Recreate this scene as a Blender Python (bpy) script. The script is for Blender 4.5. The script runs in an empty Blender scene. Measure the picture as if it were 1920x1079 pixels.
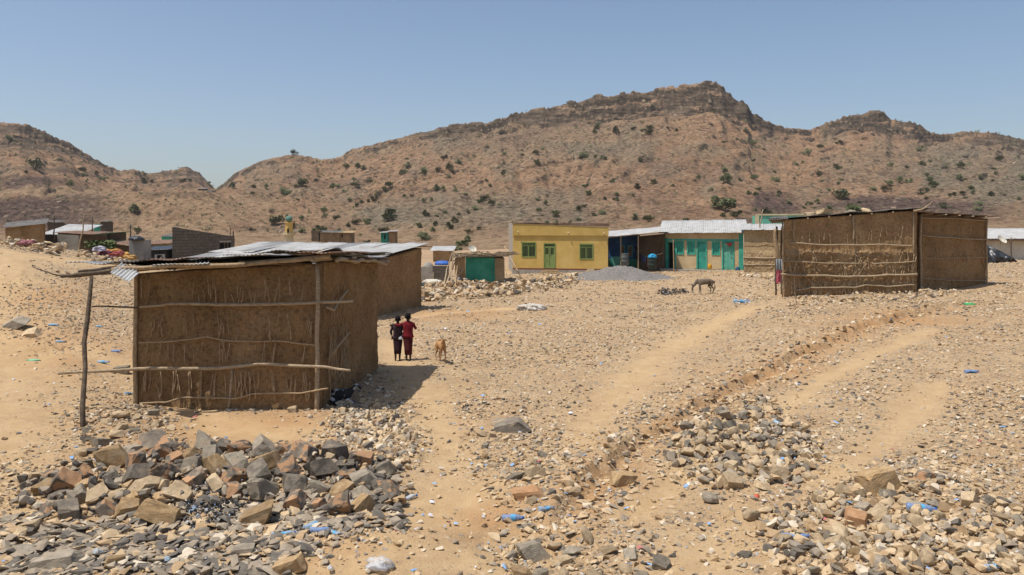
import bpy, bmesh, math, random
import numpy as np
from mathutils import Vector, Matrix
random.seed(7); rng = np.random.default_rng(11)
S = bpy.context.scene
COL = S.collection
# ---------------------------------------------------------------- camera, sky, sun, exposure
EYE, FPX, HROW = 3.7, 1500.0, 425.0          # eye height (m), focal length and horizon row in photo pixels
cam = bpy.data.objects.new('camera', bpy.data.cameras.new('camera')); COL.objects.link(cam)
cam.location = (0, 0, EYE); cam.rotation_euler = (math.radians(90), 0, 0)
cam.data.sensor_width = 36; cam.data.lens = FPX/1920*36; cam.data.shift_y = -(539.5-HROW)/1920
cam.data.clip_start = 0.1; cam.data.clip_end = 6000
S.camera = cam
SUN_EL, SUN_AZ = math.radians(68), math.radians(21)      # azimuth measured from -x towards the camera side
sdir = Vector((-math.cos(SUN_EL)*math.cos(SUN_AZ), -math.cos(SUN_EL)*math.sin(SUN_AZ), math.sin(SUN_EL)))
sl = bpy.data.lights.new('sun', 'SUN'); sl.energy = 4.35; sl.angle = math.radians(0.53); sl.color = (1.0, 0.955, 0.89)
so = bpy.data.objects.new('sun', sl); COL.objects.link(so); so.location = (-20, -10, 60)
so.rotation_euler = (-sdir).to_track_quat('-Z', 'Y').to_euler()
W = bpy.data.worlds.new('World'); S.world = W; W.use_nodes = True
nt = W.node_tree; bg = nt.nodes['Background']
sky = nt.nodes.new('ShaderNodeTexSky'); sky.sky_type = 'NISHITA'; sky.sun_disc = False
sky.sun_elevation = SUN_EL; sky.sun_rotation = math.atan2(sdir.x, sdir.y)
sky.altitude = 400; sky.air_density = 1.0; sky.dust_density = 2.2; sky.ozone_density = 2.0
bg.inputs['Strength'].default_value = 0.117
nt.links.new(sky.outputs[0], bg.inputs['Color'])
S.view_settings.view_transform = 'Standard'; S.view_settings.look = 'None'
S.view_settings.exposure = 0.12; S.view_settings.gamma = 1.0
S.cycles.max_bounces = 6; S.cycles.diffuse_bounces = 3; S.cycles.transparent_max_bounces = 8

# ---------------------------------------------------------------- terrain heights
def hashn(xi, yi, seed):
    h = (xi*374761393 + yi*668265263 + seed*1446647) & 0xffffffff
    h = ((h ^ (h >> 13))*1274126177) & 0xffffffff
    h = (h ^ (h >> 16)) & 0xffffff
    return h/float(0xffffff)
def vn(x, y, seed=0):
    x = np.asarray(x, float); y = np.asarray(y, float)
    xi = np.floor(x).astype(np.int64); yi = np.floor(y).astype(np.int64)
    fx = x-xi; fy = y-yi; fx = fx*fx*(3-2*fx); fy = fy*fy*(3-2*fy)
    a = hashn(xi, yi, seed); b = hashn(xi+1, yi, seed); c = hashn(xi, yi+1, seed); d = hashn(xi+1, yi+1, seed)
    return (a*(1-fx)+b*fx)*(1-fy)+(c*(1-fx)+d*fx)*fy
def fbm(x, y, o=4, seed=0):
    s = 0; a = 1; t = 0
    for i in range(o):
        s = s+a*(vn(x, y, seed+i*17)-.5); t += a; a *= .5; x = x*2.03+7.1; y = y*2.03+3.7
    return s/t*2
def sstep(a, b, x):
    t = np.clip((x-a)/(b-a), 0, 1); return t*t*(3-2*t)

SKYL = [(-1500,330),(-500,230),(-200,215),(0,224),(35,226),(60,236),(90,250),(130,264),(160,286),(200,309),(225,320),(252,313),(270,318),(310,315),(350,311),(375,321),(392,340),(404,352),
 (412,346),(440,324),(480,306),(520,294),(550,290),(580,291),(605,298),(640,291),(660,278),(700,270),(740,256),(790,241),(830,233),(880,225),(920,222),(960,210),(1000,202),(1050,191),(1100,180),
 (1130,172),(1180,166),(1230,162),(1270,158),(1300,150),(1325,148),(1352,152),(1365,168),(1380,181),(1402,190),(1410,208),(1430,220),(1450,232),(1480,241),(1520,240),(1540,231),(1570,219),
 (1600,207),(1625,204),(1660,208),(1672,218),(1700,222),(1720,230),(1740,244),(1780,248),(1830,241),(1870,244),(1920,256),(2100,300),(2600,330),(3400,360)]
GY = [3, 10, 16, 22, 30, 38, 46, 55, 62, 75, 95, 125]
GT = {-1500:[0,.1,.4,1,2,3,3.2,2.8,2.4,2,1.8,2], -300:[0,.1,.3,.8,2,3,3.2,2.8,2.4,2,1.8,2],
 0:[0,0,.12,.5,1.5,2.7,2.65,2.3,2.0,1.5,1.3,1.5], 120:[0,0,.05,.35,1.2,2.2,2.35,1.9,1.6,1.2,1.1,1.4],
 220:[0,0,0,.15,.9,1.75,1.85,1.4,1.2,1.0,1.0,1.36], 330:[0,0,0,.05,.6,1.2,1.3,1.0,.9,.9,1.0,1.36],
 450:[0,0,0,.0,.4,.9,1.0,.9,.9,.9,1.0,1.3], 600:[0,0,0,0,.12,.3,.4,.5,.5,.6,.7,1.0],
 720:[0,0,0,0,0,.05,.1,.2,.3,.4,.5,.75], 900:[0,0,0,0,0,0,.0,.1,.2,.35,.4,.6],
 1100:[0,0,0,.05,.1,.15,.2,.28,.35,.5,.8,1.8], 1300:[0,0,.05,.15,.25,.2,.25,.4,.45,.8,1.5,3],
 1450:[0,0,.1,.4,.9,.8,.7,.6,.6,1,2,4], 1700:[0,.05,.25,.6,1.05,1.1,1.0,.9,.9,1.2,2,4],
 1920:[0,.1,.3,.7,1.2,1.3,1.2,1.1,1.1,1.5,2.2,4.2], 3400:[0,.1,.5,1,2,2.5,3,3,3,3,4,6]}
# hill stations per column: depth,row for lower slope, mid slope; ridge depth; cliff height in rows
HT = {-1500:[190,438,215,425,240,372,290,368,420,14], 0:[190,438,210,428,238,368,285,361,430,26], 130:[190,438,210,428,235,367,290,360,460,16],
 220:[190,440,210,430,238,368,300,361,520,12], 320:[190,440,205,430,240,363,290,361,540,24], 400:[190,440,208,430,240,364,290,364,560,18],
 450:[190,441,208,432,240,402,290,368,480,4], 520:[190,442,208,430,240,410,290,372,430,6], 620:[190,444,208,430,240,408,290,372,430,10],
 760:[170,446,200,430,240,400,290,356,430,14], 900:[150,447,190,425,235,392,290,345,430,22], 1000:[150,443,190,420,235,388,290,335,430,36],
 1200:[150,438,190,415,235,380,290,318,430,40], 1330:[150,435,190,410,235,372,290,305,430,52], 1420:[150,435,190,412,235,378,290,325,440,24],
 1490:[150,438,190,415,235,382,290,335,470,8], 1600:[150,438,190,415,235,380,290,330,480,34], 1700:[150,438,190,418,235,385,290,335,480,36],
 1780:[150,438,190,418,235,388,290,338,490,14], 1850:[150,438,190,418,235,388,290,340,490,30], 3400:[150,438,190,418,235,390,290,360,490,20]}
NPX = 1600
PXS = np.linspace(-1500, 3400, NPX)
YS = np.exp(np.linspace(math.log(3.0), math.log(1700), 1100))
def build_table():
    gk = sorted(GT); hk = sorted(HT)
    g = np.array([[np.interp(p, gk, [GT[k][i] for k in gk]) for i in range(len(GY))] for p in PXS])
    h = np.array([[np.interp(p, hk, [HT[k][i] for k in hk]) for i in range(10)] for p in PXS])
    # smooth the coarse tables across columns
    ker = np.hanning(41); ker /= ker.sum()
    def sm(a):
        return np.stack([np.convolve(np.pad(a[:, i], 20, mode='edge'), ker, 'valid') for i in range(a.shape[1])], 1)
    g = sm(g); h = sm(h)
    sk = np.interp(PXS, [a for a, b in SKYL], [b for a, b in SKYL])
    T = np.zeros((NPX, len(YS)))
    z = lambda d, r: EYE+(HROW-r)*d/FPX
    ld = np.log(YS)
    for i in range(NPX):
        d = list(GY); v = list(g[i])
        for k in range(4):
            d.append(h[i, 2*k]); v.append(z(h[i, 2*k], h[i, 2*k+1]))
        R = h[i, 8]; zr = z(R, sk[i]); zc = z(R*.962, sk[i]+h[i, 9])
        d += [R*.962, R*.985, R, R*1.06, R*1.25, R*1.9, 1500, 1700]
        v += [zc, zc*.35+zr*.65, zr, zr*.99, zr*.82, zr*.4, z(1500, 395), z(1700, 400)]
        T[i] = np.interp(YS, d, v)
    # smooth along depth (about 4 %), less at the ridges
    k2 = np.hanning(15); k2 /= k2.sum()
    Ts = np.apply_along_axis(lambda a: np.convolve(np.pad(a, 7, mode='edge'), k2, 'valid'), 1, T)
    k3 = np.hanning(7); k3 /= k3.sum()
    Tq = np.apply_along_axis(lambda a: np.convolve(np.pad(a, 3, mode='edge'), k3, 'valid'), 1, T)
    w = sstep(320, 400, YS)[None, :]
    return Ts*(1-w)+Tq*w, h
TAB, HCOL = build_table()
LY0, LYD = math.log(YS[0]), (math.log(YS[-1])-math.log(YS[0]))/(len(YS)-1)
def tab(x, y):
    y = np.maximum(np.asarray(y, float), 3.0); x = np.asarray(x, float)
    px = np.clip(960+FPX*x/y, PXS[0], PXS[-1])
    a = (px-PXS[0])/(PXS[1]-PXS[0]); b = np.clip((np.log(y)-LY0)/LYD, 0, len(YS)-1.001)
    a = np.clip(a, 0, NPX-1.001)
    i = a.astype(int); j = b.astype(int); fa = a-i; fb = b-j
    return (TAB[i, j]*(1-fa)+TAB[i+1, j]*fa)*(1-fb)+(TAB[i, j+1]*(1-fa)+TAB[i+1, j+1]*fa)*fb
def flat(px, row):                                # photo pixel on the coarse terrain
    y = np.exp(np.linspace(math.log(5), math.log(110), 700)); x = (px-960)/FPX*y
    r = HROW+FPX*(EYE-tab(x, y))/y
    k = np.argmax(r <= row); 
    return float(x[k]), float(y[k])
def poly_xy(pts): return [flat(*p) for p in pts]
def seg_dist(x, y, pts):
    best = np.full(np.shape(x), 1e9); side = np.zeros(np.shape(x)); along = np.zeros(np.shape(x)); acc = 0
    for (x0, y0), (x1, y1) in zip(pts[:-1], pts[1:]):
        dx, dy = x1-x0, y1-y0; L = math.hypot(dx, dy)
        t = np.clip(((x-x0)*dx+(y-y0)*dy)/(L*L), 0, 1)
        d = np.hypot(x-x0-t*dx, y-y0-t*dy); s = np.sign((x-x0)*dy-(y-y0)*dx)
        m = d < best; best = np.where(m, d, best); side = np.where(m, s, side); along = np.where(m, acc+t*L, along); acc += L
    return best, side, along, acc
SCARPS = [(poly_xy([(1800,566),(1620,612),(1500,664),(1400,716),(1300,768),(1210,826),(1130,885),(1070,945),(1015,990)]), .085, .05),
          (poly_xy([(-80,522),(10,536),(45,545),(75,547),(120,556)]), .10, .06), (poly_xy([(-60,612),(10,622),(40,634),(90,645),(120,660)]), .16, .05),
          (poly_xy([(-60,586),(60,590),(140,600)]), .05, .03), (poly_xy([(1500,690),(1450,725),(1380,760),(1330,800)]), .03, .03), (poly_xy([(1180,960),(1120,990),(1040,1010),(900,1040)]), .035, .03)]
PATHS = [(poly_xy([(730,640),(765,700),(800,770),(835,840),(850,900),(800,960),(700,1010)]), .58),
         (poly_xy([(1400,580),(1330,610),(1240,665),(1160,730),(1100,800),(1040,860),(960,905),(870,930)]), .62),
         (poly_xy([(600,1079),(760,1040),(900,1040),(1000,1000)]), .5), (poly_xy([(1250,1079),(1350,1010),(1420,960)]), .55),
         (poly_xy([(1560,900),(1640,830),(1700,780),(1760,720)]), .4), (poly_xy([(1180,960),(1300,880),(1420,790),(1560,700),(1740,620)]), .32),
         (poly_xy([(-100,430),(0,470),(100,485),(230,505),(330,520)]), 1.3), (poly_xy([(0,690),(130,650),(250,690),(420,800),(600,815)]), .6),
         (poly_xy([(780,592),(900,582),(960,580)]), .5)]
BUMPS = [((400,840), .9, -.03), ((320,905), 1.6, .12), ((560,900), 1.5, .12), ((1330,830), 1.0, .12), ((1660,905), .9, .15), ((1000,900), .8, .1), ((985,985), .7, -.12), ((700,1010), .9, .12), ((215,800), .8, .1), ((420,945), .5, -.12)]
BUMPS = [(flat(*p), r, a) for p, r, a in BUMPS]
def Hf(x, y, fine=True):
    x = np.asarray(x, float); y = np.asarray(y, float)
    h = tab(x, y)
    if np.min(y) < 120:
        near = 1-sstep(70, 110, y)
        for pts, am, am2 in SCARPS:
            d, s, al, L = seg_dist(x, y, pts); ends = sstep(0, 2, al)*sstep(0, 1.0, L-al)
            sd = d*s+.2*fbm(x*1.1, y*1.1, 3, 5)+.09*fbm(x*4, y*4, 3, 15)
            h = h+near*ends*(am+am2*vn(al*.6, al*0, 6))*np.where(sd > 0, np.exp(-np.abs(sd)/.9), -np.exp(-np.abs(sd)/.6))*sstep(0, .11, np.abs(sd))
        for pts, w in PATHS:
            dd = seg_dist(x, y, pts)[0]; h = h-near*.05*np.exp(-(dd/w)**2)
        for (bx, by), r, a in BUMPS: h = h+a*np.exp(-((x-bx)**2+(y-by)**2)/(r*r))
        if fine:
            h = h+near*(.10*fbm(x*.35, y*.35, 3, 1)+.035*fbm(x*1.3, y*1.3, 3, 2)+.018*fbm(x*5, y*5, 3, 3))
            ero = fbm(x*.9, y*.9, 3, 44)
            h = h+near*.05*(sstep(.05, .12, ero)-.5)*sstep(.1, .3, fbm(x*.12, y*.12, 2, 9))
    m = sstep(105, 190, y)
    if np.max(y) > 105:
        h = h+sstep(100, 160, y)*(1-sstep(200, 250, y))*.8*fbm(x/18, y/10, 3, 61)
        px = 960+FPX*x/np.maximum(y, 3)
        R = np.interp(px, PXS, HCOL[:, 8]); rel = y/R
        slope = sstep(.45, .7, rel)
        gul = np.abs(fbm(px/55+fbm(x/40, y/40, 2, 8)*.8, y/260, 3, 21))
        h = h+m*(-4.6*(.35-gul)*slope*(1-sstep(.93, 1.0, rel))+2.2*fbm(x/26, y/26, 4, 22)*(1-.5*sstep(.9, 1, rel))+.8*fbm(x/5, y/5, 3, 23)+.4*np.abs(fbm(x/2, y/2, 2, 24)))
        cl = np.interp(px, PXS, HCOL[:, 9])
        zr_ = EYE+(HROW-np.interp(px, [q[0] for q in SKYL], [q[1] for q in SKYL]))*R/FPX
        brk = sstep(-.25, .25, fbm(px/70, h/14, 3, 47))
        tilt = h-zr_+.5+fbm(x/30, y/60, 3, 31)*3.5
        for per, wt in ((7.5, .16+.7*brk*sstep(.88, .95, rel)*np.clip(cl/25, 0, 1)), (2.4, .10+.3*brk*sstep(.9, .96, rel)*np.clip(cl/25, 0, 1))):
            q = tilt/per+fbm(x/9, y/9, 3, 35)*.25; fr = q-np.floor(q)
            h = h+m*slope*wt*per*(sstep(.55, .85, fr)-fr)*.9
        h = h-m*sstep(.9, .97, rel)*(1-sstep(1.1, 1.3, rel))*np.clip(cl/30, 0, 1)*1.3*sstep(.05, .25, np.abs(fbm(px/11+fbm(px/30,h/6,2,3)*2, y/300, 2, 41)))
    return h
SCSIGN = 1.0
def G(x, y): return float(Hf(np.array([x]), np.array([y]))[0])
RY = np.exp(np.linspace(math.log(5), math.log(640), 1700))
def gp(px, row, lo=5.0, hi=640.):
    y = RY[(RY >= lo) & (RY <= hi)]; x = (px-960)/FPX*y
    r = HROW+FPX*(EYE-Hf(x, y))/y
    m = r <= row
    if not m.any(): k = len(y)-1
    else: k = int(np.argmax(m))
    return Vector((x[k], y[k], EYE-(row-HROW)*y[k]/FPX))
def P(px, row, d): return Vector(((px-960)/FPX*d, d, EYE+(HROW-row)*d/FPX))

# ---------------------------------------------------------------- helpers: materials
def lin(c): return tuple((v/12.92 if v <= .04045 else ((v+.055)/1.055)**2.4) for v in c)
def ramp(nt, fac, stops):
    r = nt.nodes.new('ShaderNodeValToRGB'); e = r.color_ramp.elements
    while len(e) > 1: e.remove(e[-1])
    e[0].position = stops[0][0]; e[0].color = (*stops[0][1], 1)
    for p, c in stops[1:]:
        k = e.new(p); k.color = (*c, 1)
    nt.links.new(fac, r.inputs[0]); return r.outputs[0]
def noise(nt, vec, scale, detail=6, rough=.6, dist=0):
    n = nt.nodes.new('ShaderNodeTexNoise'); n.inputs['Scale'].default_value = scale; n.inputs['Detail'].default_value = detail
    n.inputs['Roughness'].default_value = rough; n.inputs['Distortion'].default_value = dist
    if vec is not None: nt.links.new(vec, n.inputs['Vector'])
    return n.outputs[0]
def mixc(nt, fac, a, b, mode='MIX'):
    m = nt.nodes.new('ShaderNodeMix'); m.data_type = 'RGBA'; m.blend_type = mode
    for s, v in ((m.inputs[0], fac), (m.inputs[6], a), (m.inputs[7], b)):
        if hasattr(v, 'links'): nt.links.new(v, s)
        elif isinstance(v, (int, float)): s.default_value = v
        else: s.default_value = (*v, 1)
    return m.outputs[2]
def math_(nt, op, a, b=None, clamp=False):
    m = nt.nodes.new('ShaderNodeMath'); m.operation = op; m.use_clamp = clamp
    for s, v in ((m.inputs[0], a), (m.inputs[1], b)):
        if v is None: continue
        if hasattr(v, 'links'): nt.links.new(v, s)
        else: s.default_value = v
    return m.outputs[0]
def mapping(nt, vec, scale):
    m = nt.nodes.new('ShaderNodeMapping'); m.inputs['Scale'].default_value = scale; nt.links.new(vec, m.inputs[0]); return m.outputs[0]
def new_mat(name):
    m = bpy.data.materials.new(name); m.use_nodes = True; nt = m.node_tree
    b = nt.nodes['Principled BSDF']; tc = nt.nodes.new('ShaderNodeTexCoord')
    return m, nt, b, tc.outputs['Object']
def bump(nt, b, h, strength, dist=.02):
    n = nt.nodes.new('ShaderNodeBump'); n.inputs['Strength'].default_value = strength; n.inputs['Distance'].default_value = dist
    nt.links.new(h, n.inputs['Height']); nt.links.new(n.outputs[0], b.inputs['Normal'])
def mat(name, c1, c2=None, c3=None, scale=3, rough=.9, bs=25, bst=.5, bd=.02, fine=.25, metal=0, spec=.2, stretch=None):
    m, nt, b, vec = new_mat(name)
    if stretch: vec = mapping(nt, vec, stretch)
    c2 = c2 or tuple(v*.75 for v in c1); c3 = c3 or tuple(min(1, v*1.15) for v in c1)
    col = ramp(nt, noise(nt, vec, scale, 8, .65), [(.32, c2), (.5, c1), (.68, c3)])
    f = ramp(nt, noise(nt, vec, bs*1.7, 4, .7), [(.3, (1-fine,)*3), (.7, (1+fine*.4,)*3)])
    nt.links.new(mixc(nt, 1.0, col, f, 'MULTIPLY'), b.inputs['Base Color'])
    b.inputs['Roughness'].default_value = rough; b.inputs['Metallic'].default_value = metal; b.inputs['Specular IOR Level'].default_value = spec
    if bst: bump(nt, b, noise(nt, vec, bs, 6, .65), bst, bd)
    return m
# ---------------------------------------------------------------- helpers: meshes and objects
class MB:
    def __init__(s): s.v = []; s.f = []; s.m = []
    def add(s, vs, fs, mi=0):
        n = len(s.v); s.v += [tuple(v) for v in vs]
        s.f += [tuple(n+i for i in f) for f in fs]; s.m += [mi]*len(fs); return s
    def hexa(s, c, mi=0):              # 8 corners: bottom 0-3 ccw, top 4-7
        return s.add(c, [(3,2,1,0),(4,5,6,7),(0,1,5,4),(1,2,6,5),(2,3,7,6),(3,0,4,7)], mi)
    def tube(s, pts, r, n=7, mi=0):
        pts = [Vector(p) for p in pts]; k = len(pts)
        rs = r if isinstance(r, (list, tuple)) else [r]*k
        if len(rs) != k: rs = list(np.interp(np.linspace(0, 1, k), np.linspace(0, 1, len(rs)), rs))
        base = len(s.v); ref = None
        for i, p in enumerate(pts):
            t = (pts[min(i+1, k-1)]-pts[max(i-1, 0)]).normalized()
            if ref is None: ref = t.orthogonal().normalized()
            ref = (ref-t*ref.dot(t)).normalized(); b2 = t.cross(ref)
            for j in range(n):
                a = 2*math.pi*j/n; s.v.append(tuple(p+(ref*math.cos(a)+b2*math.sin(a))*rs[i]))
        for i in range(k-1):
            for j in range(n):
                s.f.append((base+i*n+j, base+i*n+(j+1)%n, base+(i+1)*n+(j+1)%n, base+(i+1)*n+j)); s.m.append(mi)
        s.f.append(tuple(base+j for j in range(n))[::-1]); s.m.append(mi)
        s.f.append(tuple(base+(k-1)*n+j for j in range(n))); s.m.append(mi)
        return s
    def rings(s, rings, mi=0, closed=True, cap=True):
        base = len(s.v); n = len(rings[0])
        for r in rings: s.v += [tuple(p) for p in r]
        for i in range(len(rings)-1):
            for j in range(n if closed else n-1):
                s.f.append((base+i*n+j, base+i*n+(j+1)%n, base+(i+1)*n+(j+1)%n, base+(i+1)*n+j)); s.m.append(mi)
        if cap:
            s.f.append(tuple(base+j for j in range(n))[::-1]); s.m.append(mi)
            s.f.append(tuple(base+(len(rings)-1)*n+j for j in range(n))); s.m.append(mi)
        return s
    def slab(s, fn, nu, nv, th, mi=0):   # thin solid sheet: fn(u,v) -> point, th -> thickness vector
        th = Vector(th); base = len(s.v)
        for k in range(2):
            for i in range(nu+1):
                for j in range(nv+1):
                    p = Vector(fn(i/nu, j/nv))
                    if k: p = p-th
                    s.v.append(tuple(p))
        N = (nu+1)*(nv+1); id_ = lambda k, i, j: base+k*N+i*(nv+1)+j
        for i in range(nu):
            for j in range(nv):
                s.f.append((id_(0,i,j), id_(0,i+1,j), id_(0,i+1,j+1), id_(0,i,j+1))); s.m.append(mi)
                s.f.append((id_(1,i,j), id_(1,i,j+1), id_(1,i+1,j+1), id_(1,i+1,j))); s.m.append(mi)
        for i in range(nu):
            for j in (0, nv): s.f.append((id_(0,i,j), id_(1,i,j), id_(1,i+1,j), id_(0,i+1,j))); s.m.append(mi)
        for j in range(nv):
            for i in (0, nu): s.f.append((id_(0,i,j), id_(0,i,j+1), id_(1,i,j+1), id_(1,i,j))); s.m.append(mi)
        return s
    def build(s, name, mats, parent=None, smooth=False):
        me = bpy.data.meshes.new(name)
        off = Vector(parent['_loc']) if parent is not None else (Vector(s.v[0]) if s.v else Vector())
        if parent is None:
            a = np.array(s.v); off = Vector((a[:, 0].mean(), a[:, 1].mean(), a[:, 2].min()))
        me.from_pydata([tuple(Vector(v)-off) for v in s.v], [], s.f)
        for m in (mats if isinstance(mats, (list, tuple)) else [mats]): me.materials.append(m)
        me.polygons.foreach_set('material_index', s.m)
        bm = bmesh.new(); bm.from_mesh(me); bmesh.ops.recalc_face_normals(bm, faces=bm.faces); bm.to_mesh(me); bm.free()
        if smooth: me.polygons.foreach_set('use_smooth', [True]*len(me.polygons))
        o = bpy.data.objects.new(name, me); COL.objects.link(o)
        if parent is not None:
            o.parent = parent; o['_loc'] = tuple(parent['_loc'])
        else: o.location = off; o['_loc'] = tuple(off)
        return o
def tag(o, label=None, cat=None, group=None, kind=None):
    if label: o['label'] = label
    if cat: o['category'] = cat
    if group: o['group'] = group
    if kind: o['kind'] = kind
    return o
def thing(name, label, cat, loc, group=None):
    o = bpy.data.objects.new(name, None); COL.objects.link(o); o.location = loc; o['_loc'] = tuple(loc)
    o.empty_display_size = .2
    return tag(o, label, cat, group)
class Fr:                                # a local frame: along the facade, back, up
    def __init__(s, L, R, back=None, z=None):
        L = Vector(L); R = Vector(R); s.o = Vector((L.x, L.y, L.z if z is None else z))
        d = R-L; d.z = 0; s.w = d.length; s.u = d.normalized()
        s.b = Vector((-s.u.y, s.u.x, 0)) if back is None else Vector(back).normalized()
    def __call__(s, x, y, z): return s.o+s.u*x+s.b*y+Vector((0, 0, z))
    def box(s, mb, x0, x1, y0, y1, z0, z1, mi=0, z1b=None):
        z1b = z1 if z1b is None else z1b    # z1b: top height at the x1 side
        return mb.hexa([s(x0,y0,z0), s(x1,y0,z0), s(x1,y1,z0), s(x0,y1,z0), s(x0,y0,z1), s(x1,y0,z1b), s(x1,y1,z1b), s(x0,y1,z1)], mi)
def wob(a, b, n=12, amp=.03, seed=None, sag=0):
    a = Vector(a); b = Vector(b); r = random.Random(seed if seed is not None else random.random())
    L = (b-a).length; ph = [r.uniform(0, 6.3) for _ in range(4)]; out = []
    up = Vector((0, 0, 1)) if abs((b-a).normalized().z) < .8 else Vector((1, 0, 0))
    for i in range(n+1):
        t = i/n; e = min(1, t*6, (1-t)*6)
        w = amp*(math.sin(t*5+ph[0])+.5*math.sin(t*11+ph[1])+.25*math.sin(t*23+ph[2]))
        w2 = amp*.5*math.sin(t*7+ph[3])
        out.append(a.lerp(b, t)+up*(w-sag*4*t*(1-t))+Vector((0, 1, 0) if up.z else (0, 0, 0))*w2)
    return out
def wall_open(mb, F, y, th, x0, x1, z0, zt0, zt1, ops, mi=0):   # wall along x in frame F with openings (xa,xb,za,zb)
    xs = sorted({x0, x1, *[o[0] for o in ops], *[o[1] for o in ops]}); zs = sorted({z0, *[o[2] for o in ops if o[2] > z0], *[o[3] for o in ops]})
    top = lambda x: zt0+(zt1-zt0)*(x-x0)/(x1-x0)
    hole = lambda xa, xb, za, zb: any(o[0]-1e-6 <= xa and xb <= o[1]+1e-6 and o[2]-1e-6 <= za and zb <= o[3]+1e-6 for o in ops)
    for i in range(len(xs)-1):
        for j in range(len(zs)):
            xa, xb = xs[i], xs[i+1]; za = zs[j]; last = j == len(zs)-1
            zb0, zb1 = (top(xa), top(xb)) if last else (zs[j+1], zs[j+1])
            if not last and hole(xa, xb, za, zs[j+1]): continue
            for yy in (y, y+th): mb.add([F(xa,yy,za), F(xb,yy,za), F(xb,yy,zb1), F(xa,yy,zb0)], [(0,1,2,3)], mi)
    for o in ops:
        za = max(o[2], z0)
        mb.add([F(o[0],y,za), F(o[1],y,za), F(o[1],y,o[3]), F(o[0],y,o[3]), F(o[0],y+th,za), F(o[1],y+th,za), F(o[1],y+th,o[3]), F(o[0],y+th,o[3])], [(0,1,5,4),(1,2,6,5),(2,3,7,6),(3,0,4,7)], mi)
    mb.add([F(x0,y,z0),F(x0,y+th,z0),F(x0,y+th,zt0),F(x0,y,zt0),F(x1,y,z0),F(x1,y+th,z0),F(x1,y+th,zt1),F(x1,y,zt1)], [(0,1,2,3),(4,5,6,7),(3,2,6,7)], mi)
def corr(mb, A, B, C, D, wave=.09, amp=.012, mi=0, along='v', bend=0, seed=0, per=6):
    """corrugated sheet, corners A (u0v0) B (u1v0) C (u1v1) D (u0v1); waves run across u"""
    A, B, C, D = map(Vector, (A, B, C, D)); L = ((B-A).length+(C-D).length)/2
    n = (B-A).cross(D-A).normalized(); n = n if n.z > 0 else -n
    nu = max(6, int(L/wave*per)); r = random.Random(seed); p1, p2 = r.uniform(0, 6), r.uniform(0, 6)
    def fn(u, v):
        p = A.lerp(B, u).lerp(D.lerp(C, u), v)
        return p+n*(amp*math.sin(u*L/wave*2*math.pi)+bend*(math.sin(u*3.1+p1)*math.sin(v*4+p2)+.5*math.sin(u*9+p2+v*3)))
    return mb.slab(fn, nu, 8, n*.006, mi)
def fmesh(name, V, Fc, mats, mi=None, smooth=True, attrs=None):
    me = bpy.data.meshes.new(name); n = len(V); k = Fc.shape[1]; m = len(Fc)
    me.vertices.add(n); me.vertices.foreach_set('co', np.asarray(V, np.float32).ravel())
    me.loops.add(m*k); me.loops.foreach_set('vertex_index', np.asarray(Fc, np.int32).ravel())
    me.polygons.add(m); me.polygons.foreach_set('loop_start', np.arange(0, m*k, k, dtype=np.int32))
    for q in mats: me.materials.append(q)
    me.update(calc_edges=True)
    if mi is not None: me.polygons.foreach_set('material_index', np.asarray(mi, np.int32))
    me.polygons.foreach_set('use_smooth', np.full(m, smooth))
    for a, (dom, val) in (attrs or {}).items():
        at = me.attributes.new(a, 'FLOAT', dom); at.data.foreach_set('value', np.asarray(val, np.float32))
    me.validate()
    o = bpy.data.objects.new(name, me); COL.objects.link(o); return o

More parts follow.
